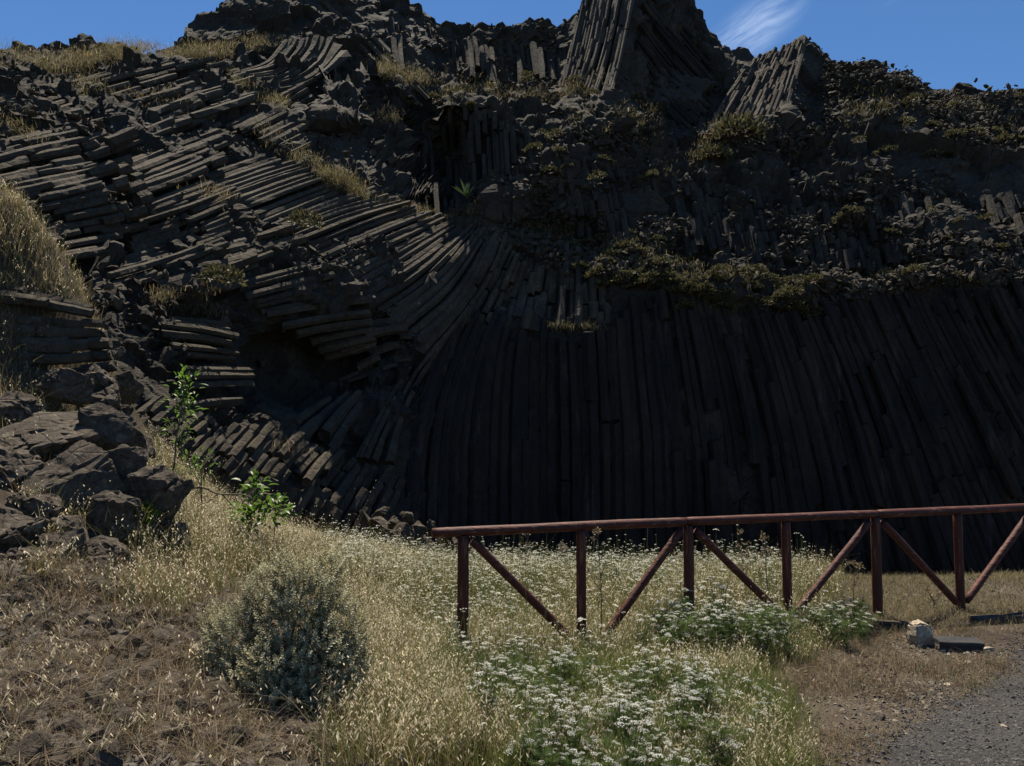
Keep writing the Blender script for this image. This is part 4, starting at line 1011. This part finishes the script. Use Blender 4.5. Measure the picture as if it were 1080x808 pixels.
weed(785, 8.3, 563, 'tall dry weed seen between the third and fourth fence posts', seed=2)
weed(810, 8.5, 570, 'tall dry weed close to the left of the fourth fence post', seed=3)
weed(555, 9.5, 563, 'thistle like weed under the first span of the fence rail', seed=4)
weed(900, 8.6, 598, 'short dry weed just left of the fifth fence post', seed=5)
weed(983, 8.5, 632, 'low dry weed at the foot of the sixth fence post', seed=6)
#@@THINGS
# ------------------------------------------------------------------ red-brown log fence
FX = lambda t: -0.439 + 1.0897 * t
FY = lambda t: 6.8 + 0.338 * t
RZ = 1.10
fence = empty('log_fence', (FX(0), FY(0), float(gz(np.array([FX(0)]), np.array([FY(0)]))[0]))); tag(fence, 'red brown stained log fence with diagonal braces at the edge of the meadow', 'fence')
f0 = np.array(fence.location)
def log(name, a, b, r, parent, off, k=14):
    n = max(8, int(np.linalg.norm(np.subtract(b, a)) / 0.08)); t = np.linspace(0, 1, n)[:, None]; p = np.asarray(a) * (1 - t) + np.asarray(b) * t
    p = p + 0.004 * np.stack([fbm(np.stack([t[:, 0] * 3, 0 * t[:, 0] + j, 0 * t[:, 0] + a[0]], -1), 2, 8) for j in range(3)], -1)
    rad = r * (1 + 0.04 * fbm(np.stack([t[:, 0] * 6, 0 * t[:, 0] + b[0], 0 * t[:, 0]], -1), 2, 9)); rad[0] *= 0.94; rad[-1] *= 0.94
    v, f = tube(p - off, rad, k, True, wob=0.006)
    o = link(name, mesh_np(name, v, f, False), M['woodv' if name == 'post' else 'wood'], parent)
    me = o.data
    for pl in me.polygons:
        if len(pl.vertices) > 4: pl.use_smooth = False
    return o
gzf = lambda t: float(gz(np.array([FX(t)]), np.array([FY(t)]))[0])
for t in range(0, 9):
    log('post', (FX(t), FY(t), gzf(t) - 0.15), (FX(t), FY(t), RZ - 0.035), 0.047 + 0.004 * (t % 2 == 0), fence, f0)
ts_ = [-0.25, 1.98, 4.02, 6.0, 8.2]
for i, (a, b) in enumerate(zip(ts_[:-1], ts_[1:])):
    log('rail', (FX(a), FY(a), RZ + 0.004 * (i % 2)), (FX(b - 0.006), FY(b - 0.006), RZ + 0.004 * ((i + 1) % 2)), 0.045 - 0.002 * (i % 2), fence, f0)
for t in range(0, 9, 2):
    for sg in (-1, 1):
        e = t + sg * 0.94; s_ = t + sg * 0.075
        if e < 0 or e > 8: continue
        if t == 2 and sg == -1: e = 1.22
        log('brace', (FX(s_), FY(s_) - 0.012, RZ - 0.085), (FX(e), FY(e) - 0.012, gzf(e) + (0.14 if t == 2 and sg == -1 else 0.10)), 0.039, fence, f0)

# ------------------------------------------------------------------ kerb timbers, slab, stones on the bare soil
def box_mesh(name, sx, sy, sz, bev=0.008, jit=0.0, seed=0, cuts=3):
    r = np.random.default_rng(seed); bm = bmesh.new(); bmesh.ops.create_cube(bm, size=1.0)
    for v in bm.verts: v.co = (v.co.x * sx, v.co.y * sy, v.co.z * sz)
    bmesh.ops.bevel(bm, geom=list(bm.edges), offset=bev, segments=2, affect='EDGES')
    if cuts: bmesh.ops.subdivide_edges(bm, edges=[e for e in bm.edges if e.calc_length() > 0.05], cuts=cuts, use_grid_fill=True)
    if jit:
        co = np.array([v.co[:] for v in bm.verts]); n = np.stack([fbm(co * 9 + 31 * j + seed, 3, seed + j) for j in range(3)], -1) * jit
        for v, q in zip(bm.verts, co + n): v.co = q
    me = bpy.data.meshes.new(name); bm.to_mesh(me); bm.free(); return me
def put(name, me, mat, px, Y, dz, rot, lab, cat, grp=None):
    x, y, z = gpos(px, Y); o = link(name, me, mat); o.location = (x, y, z + dz); o.rotation_euler = rot; tag(o, lab, cat, grp); return o
put('kerb_timber', box_mesh('kerb_timber', 0.95, 0.12, 0.09, 0.01, 0.02, 2), M['darkwood'], 1062, 8.05, 0.03, (0.03, 0, 0.25), 'weathered timber lying at the foot of the sixth fence post', 'timber')
put('kerb_timber', box_mesh('kerb_timber', 0.42, 0.11, 0.08, 0.01, 0.02, 3), M['darkwood'], 944, 7.75, 0.02, (0, 0.05, 0.12), 'short dark timber half buried beside the fifth fence post', 'timber')
put('stone_block', box_mesh('stone_block', 0.20, 0.17, 0.21, 0.014, 0.05, 5, 5), M['tanstone'], 968, 7.15, 0.085, (0.06, -0.05, 0.35), 'squarish tan stone block standing on the soil near the gravel', 'stone')
sl_ = empty('dark_slab', (0, 0, 0)); x, y, z = gpos(1008, 6.95); sl_.location = (x, y, z + 0.075); sl_.rotation_euler = (0.10, 0.02, -0.06); tag(sl_, 'flat charcoal slab with pale scuffed top right of the tan block', 'slab')
link('top', box_mesh('top', 0.40, 0.15, 0.035, 0.005, 0.008, 6), M['slab'], sl_)
k = link('edge_strip', box_mesh('edge_strip', 0.38, 0.02, 0.06, 0.004, 0.004, 7, 1), M['slab'], sl_); k.location = (0, -0.06, -0.047)
for i, (px, Y, s_, lab) in enumerate([(995, 5.95, 0.045, 'flat pale stone on the gravel right below the dark slab'), (1018, 6.55, 0.05, 'pale tan pebble in front of the dark slab'), (992, 6.9, 0.05, 'small pale stone leaning at the left end of the dark slab'),
        (1040, 6.95, 0.07, 'pale stone at the right end of the dark slab'), (940, 5.6, 0.05, 'dull grey stone lying in the bare soil left of the gravel'), (1052, 5.1, 0.04, 'small pale stone far out on the gravel at the right edge'), (925, 5.25, 0.055, 'low grey stone at the ragged edge of the gravel')]):
    me = rock_mesh((s_ * 1.5, s_ * 1.2, s_ * 0.8), 300 + i, 0.1, 1, name='pale_stone'); put('pale_stone', me, M['tanstone'] if i != 4 and i != 6 else M['boulder'], px, Y, s_ * 0.15, (0, 0, i), lab, 'stone')

# ------------------------------------------------------------------ boulders of the left outcrop
BO = [ # px, py centre, depth, size (m), rotation, seed, label
 (82, 516, 7.0, (1.30, 0.95, 1.15), (0.35, 0.12, 0.3), 11, 'largest flat faced slab with branching cracks on the left outcrop'),
 (52, 462, 7.6, (1.50, 1.1, 0.85), (0.1, -0.1, 0.8), 12, 'broad dark boulder topping the left outcrop above the cracked slab'),
 (4, 506, 7.0, (1.1, 0.9, 0.95), (0.2, 0.2, 0.1), 13, 'grey boulder cut by the left edge beside the cracked slab'),
 (154, 536, 7.2, (0.75, 0.7, 1.05), (0.2, 0.35, 0.6), 14, 'jagged dark rock at the right end of the left outcrop'),
 (112, 452, 7.7, (0.6, 0.5, 0.55), (0.3, 0.5, 0.2), 15, 'angular block leaning on the right side of the topmost boulder'),
 (128, 492, 7.15, (0.55, 0.5, 0.5), (0.1, -0.3, 1.2), 16, 'cracked block between the big slab and the jagged dark rock'),
 (62, 588, 6.0, (0.60, 0.52, 0.56), (0.2, 0.1, 0.5), 17, 'blunt squarish boulder standing below the cracked slab'),
 (8, 575, 6.0, (0.85, 0.7, 0.75), (0.1, 0.3, 1.9), 18, 'reddish earth caked rock at the left edge below the outcrop'),
 (66, 690, 4.75, (0.48, 0.42, 0.40), (0.5, 0.2, 0.4), 19, 'hollow fronted grey rock half buried in straw on the bank'),
 (122, 668, 4.9, (0.26, 0.22, 0.27), (0.2, 0.6, 0.9), 20, 'small upright dark rock right of the half buried grey rock'),
 (104, 782, 3.5, (0.17, 0.14, 0.16), (0.4, 0.3, 0.2), 21, 'dark blocky stone near the bottom edge on the bank'),
 (66, 745, 3.9, (0.22, 0.18, 0.16), (0.3, 0.1, 2.0), 22, 'grey wedge stone above the dark blocky one near the bottom'),
 (20, 760, 3.5, (0.2, 0.2, 0.12), (0, 0.2, 0.3), 23, 'low dark stone at the bottom left corner of the bank'),
 (180, 570, 7.2, (0.45, 0.4, 0.5), (0.2, 0, 0.3), 24, 'shaded rock behind the small yellow green bush'),
 (135, 468, 8.0, (0.5, 0.46, 0.5), (0.1, 0.4, 0.3), 25, 'dark boulder above the jagged rock, next to dry grass'),
 (10, 438, 8.2, (0.9, 0.7, 0.6), (0, 0.2, 0.1), 26, 'low boulder behind the topmost one at the left edge'),
 (35, 622, 5.4, (0.34, 0.3, 0.22), (0.1, 0.1, 0.7), 27, 'flat grey stone in the litter left below the squarish boulder'),
 (110, 592, 6.3, (0.5, 0.42, 0.45), (0.3, 0.1, 0.7), 28, 'dark stone right of the squarish boulder at the bush foot'),
 (75, 410, 9.3, (0.8, 0.6, 0.5), (0.2, 0.3, 0.5), 29, 'dark block under the stacked slabs of the grassy knoll'),
 (112, 425, 9.6, (0.7, 0.6, 0.55), (0.1, 0.5, 1.5), 30, 'tilted dark block at the lower right end of the stacked slabs'),
 (100, 398, 9.7, (0.6, 0.5, 0.45), (0.4, 0.1, 0.2), 33, 'smaller dark block wedged beneath the right end of the knoll slabs'),
 (36, 545, 6.5, (0.8, 0.6, 0.5), (0.3, 0.1, 2.5), 34, 'dark rock under the lower edge of the cracked slab'),
 (118, 548, 6.8, (0.6, 0.5, 0.6), (0.2, 0.5, 0.4), 35, 'broken dark rock between the cracked slab and the yellow green bush'),
 (78, 562, 6.45, (0.55, 0.5, 0.42), (0.2, 0.3, 1.9), 40, 'dark rock filling the gap below the cracked slab, behind the squarish boulder'),
 (2, 532, 6.7, (0.6, 0.5, 0.4), (0.1, 0.2, 0.4), 41, 'low dark rock at the left edge above the reddish earth caked rock'),
 (30, 592, 5.75, (0.42, 0.36, 0.3), (0.3, 0.1, 1.4), 42, 'dark stone wedged between the reddish rock and the squarish boulder'),
 (96, 615, 5.7, (0.30, 0.26, 0.22), (0.2, 0.4, 0.2), 43, 'grey stone at the right foot of the squarish boulder'),
 (124, 446, 9.9, (0.7, 0.5, 0.6), (0.3, 0.5, 2.2), 36, 'dark block on the steep flank right of the topmost outcrop boulder'),
 (126, 408, 10.2, (0.75, 0.5, 0.6), (0.5, 0.2, 1.1), 37, 'upright dark block at the end of the stacked knoll slabs'),
 (112, 372, 10.3, (0.7, 0.6, 0.5), (0.2, 0.1, 0.3), 38, 'dark block tucked under the right edge of the grassy knoll'),
 (150, 470, 9.9, (0.5, 0.4, 0.4), (0.1, 0.4, 0.7), 39, 'dark stone in the dry grass just left of the tallest sapling'),
]
for px, py, Y, sz, rot, sd3, lab in BO:
    me = rock_mesh(sz, sd3, 0.17, 4 if max(sz) > 0.6 else 3, 15, name='boulder'); o = link('boulder', me, M['boulder']); q = at(px, py, Y); o.location = q; o.rotation_euler = rot; tag(o, lab, 'rock')
st_me = [rock_mesh((0.09, 0.08, 0.06), 400 + i, 0.12, 1, 12, name='bank_stone') for i in range(5)]
for m_ in st_me: m_.materials.append(M['boulder'])
p = ground_points(9000, [(-40,600),(110,605),(225,640),(300,760),(340,830),(-40,830)], (-5, 0, 2.6, 6.5), 0.5, 44, 4)[:180]
for q in p:
    o = bpy.data.objects.new('bank_stone', st_me[R.integers(5)]); COL.objects.link(o); o.location = q + UP * 0.01; o.rotation_euler = tuple(R.uniform(-0.5, 0.5, 2)) + (R.uniform(0, 6),); o.scale = (R.uniform(0.4, 1.3),) * 3
    tag(o, 'small angular grey stone lying in the straw of the stony bank', 'stone', 'loose stones on the stony bank')
fb = [rock_mesh((0.8, 0.7, 0.6), 500 + i, 0.12, 2, 14, name='fallen_boulder') for i in range(4)]
for m_ in fb: m_.materials.append(M['column'])
for i, (px, py, Y) in enumerate([(402,540,18.5),(415,552,18.3),(430,545,19.5),(442,560,19),(455,556,20),(425,566,17.5),(398,556,17),(468,566,20.5),(448,574,18),(480,574,20.5),(385,545,17.5),(410,568,16.5),(505,580,20.5),(530,588,20.5),(592,582,21),(560,592,20.5)]):
    o = bpy.data.objects.new('fallen_boulder', fb[i % 4]); COL.objects.link(o); o.location = at(px, py, Y); o.rotation_euler = (i, 0.3 * i, i * 1.7); s_ = R.uniform(0.55, 1.0); o.scale = (s_,) * 3
    tag(o, 'dark fallen boulder in the heap at the foot of the column wall', 'rock', 'fallen boulders at the wall foot')
#@@WORLD
# ------------------------------------------------------------------ light, sky, camera
EL, AZ = math.radians(64.5), math.radians(-9)        # sun ahead of the camera, a little to the left, high
w = bpy.data.worlds.new('World'); S.world = w; w.use_nodes = True
wn, wl = w.node_tree.nodes, w.node_tree.links; wn.clear()
sky = wn.new('ShaderNodeTexSky'); sky.sky_type = 'NISHITA'; sky.sun_disc = False
sky.sun_elevation = EL; sky.sun_rotation = AZ; sky.air_density = 1.0; sky.dust_density = 0.0; sky.ozone_density = 5.0; sky.altitude = 200
bg = wn.new('ShaderNodeBackground'); bg.inputs['Strength'].default_value = 0.054
tc = wn.new('ShaderNodeTexCoord')
# cirrus wisps high above the ridge, fixed in direction
cd = at(792, 32, 100.0) - CAM; cd = cd / np.linalg.norm(cd)
ax = at(825, 8, 100.0) - at(760, 56, 100.0); ax = ax - cd * (ax @ cd); ax /= np.linalg.norm(ax); ay = np.cross(cd, ax)
def dot(vec):
    d = wn.new('ShaderNodeVectorMath'); d.operation = 'DOT_PRODUCT'; wl.new(tc.outputs['Generated'], d.inputs[0]); d.inputs[1].default_value = tuple(vec); return d.outputs['Value']
cmb = wn.new('ShaderNodeCombineXYZ'); wl.new(dot(ax), cmb.inputs[0]); wl.new(dot(ay), cmb.inputs[1])
warp = N(wn, 'ShaderNodeTexNoise', Scale=9.0, Detail=3.0); wl.new(cmb.outputs[0], warp.inputs['Vector'])
wv = wn.new('ShaderNodeVectorMath'); wv.operation = 'MULTIPLY_ADD'; wl.new(warp.outputs['Color'], wv.inputs[0]); wv.inputs[1].default_value = (0.035, 0.035, 0.0); wl.new(cmb.outputs[0], wv.inputs[2])
mp = N(wn, 'ShaderNodeMapping'); mp.inputs['Scale'].default_value = (9, 62, 1); mp.inputs['Location'].default_value = (3.1, 1.7, 0); wl.new(wv.outputs[0], mp.inputs[0])
cn = N(wn, 'ShaderNodeTexNoise', Scale=1.0, Detail=9.0, Roughness=0.66); wl.new(mp.outputs[0], cn.inputs['Vector'])
# wisps: one main one, faint ones elsewhere
def ell(a, b, sx, sy, amp):
    v1 = wn.new('ShaderNodeVectorMath'); v1.operation = 'SUBTRACT'; wl.new(cmb.outputs[0], v1.inputs[0]); v1.inputs[1].default_value = (a, b, 0)
    v2 = wn.new('ShaderNodeVectorMath'); v2.operation = 'MULTIPLY'; wl.new(v1.outputs[0], v2.inputs[0]); v2.inputs[1].default_value = (1 / sx, 1 / sy, 0)
    ln = wn.new('ShaderNodeVectorMath'); ln.operation = 'LENGTH'; wl.new(v2.outputs[0], ln.inputs[0])
    mr = N(wn, 'ShaderNodeMapRange', interpolation_type='SMOOTHSTEP'); wl.new(ln.outputs['Value'], mr.inputs[0])
    mr.inputs[1].default_value = 0; mr.inputs[2].default_value = 1; mr.inputs[3].default_value = amp; mr.inputs[4].default_value = 0
    return mr.outputs[0]
e1 = ell(0, 0, 0.085, 0.036, 0.5); e2 = ell(0.19, 0.06, 0.09, 0.02, 0.16); e3 = ell(0.27, -0.17, 0.13, 0.035, 0.2); e4 = ell(-0.42, 0.25, 0.15, 0.04, 0.08); e5 = ell(0.07, -0.075, 0.05, 0.02, 0.2)
def add(a, b):
    m_ = wn.new('ShaderNodeMath'); m_.operation = 'ADD'; wl.new(a, m_.inputs[0]); wl.new(b, m_.inputs[1]); return m_.outputs[0]
em = add(add(add(e1, e2), add(e3, e4)), e5)
cr = ramp(wn, [(0.36, (0, 0, 0)), (0.80, (1, 1, 1))]); wl.new(cn.outputs['Fac'], cr.inputs[0])
fm = wn.new('ShaderNodeMath'); fm.operation = 'MULTIPLY'; wl.new(em, fm.inputs[0]); wl.new(cr.outputs[0], fm.inputs[1])
tn = N(wn, 'ShaderNodeMix', data_type='RGBA', blend_type='MULTIPLY'); tn.inputs[0].default_value = 1; wl.new(sky.outputs[0], tn.inputs[6]); tn.inputs[7].default_value = (0.70, 0.96, 1.16, 1)
cm = N(wn, 'ShaderNodeMix', data_type='RGBA'); wl.new(fm.outputs[0], cm.inputs[0]); wl.new(tn.outputs[2], cm.inputs[6]); cm.inputs[7].default_value = (13.0, 14.5, 16.5, 1)
wl.new(cm.outputs[2], bg.inputs['Color'])
ow = wn.new('ShaderNodeOutputWorld'); wl.new(bg.outputs[0], ow.inputs[0])

sl = bpy.data.lights.new('sun', 'SUN'); sl.energy = 5.0; sl.angle = math.radians(0.53); sl.color = (1.0, 0.90, 0.74)
so = bpy.data.objects.new('sun', sl); COL.objects.link(so)
sd = Vector((math.sin(AZ) * math.cos(EL), math.cos(AZ) * math.cos(EL), math.sin(EL)))
so.rotation_euler = sd.to_track_quat('Z', 'Y').to_euler(); so.location = (0, 0, 60)

cd_ = bpy.data.cameras.new('camera'); cd_.sensor_width = 36; cd_.lens = F / 1080 * 36; cd_.clip_start = 0.05; cd_.clip_end = 2000
co = bpy.data.objects.new('camera', cd_); COL.objects.link(co); co.location = CAM; co.rotation_euler = (PI / 2 + TH, 0, 0)
S.camera = co
S.view_settings.view_transform = 'Standard'; S.view_settings.look = 'None'; S.view_settings.gamma = 1; S.view_settings.use_curve_mapping = False
S.view_settings.exposure = 0.8
S.cycles.max_bounces = 3; S.cycles.diffuse_bounces = 1; S.cycles.transmission_bounces = 3; S.cycles.use_denoising = True
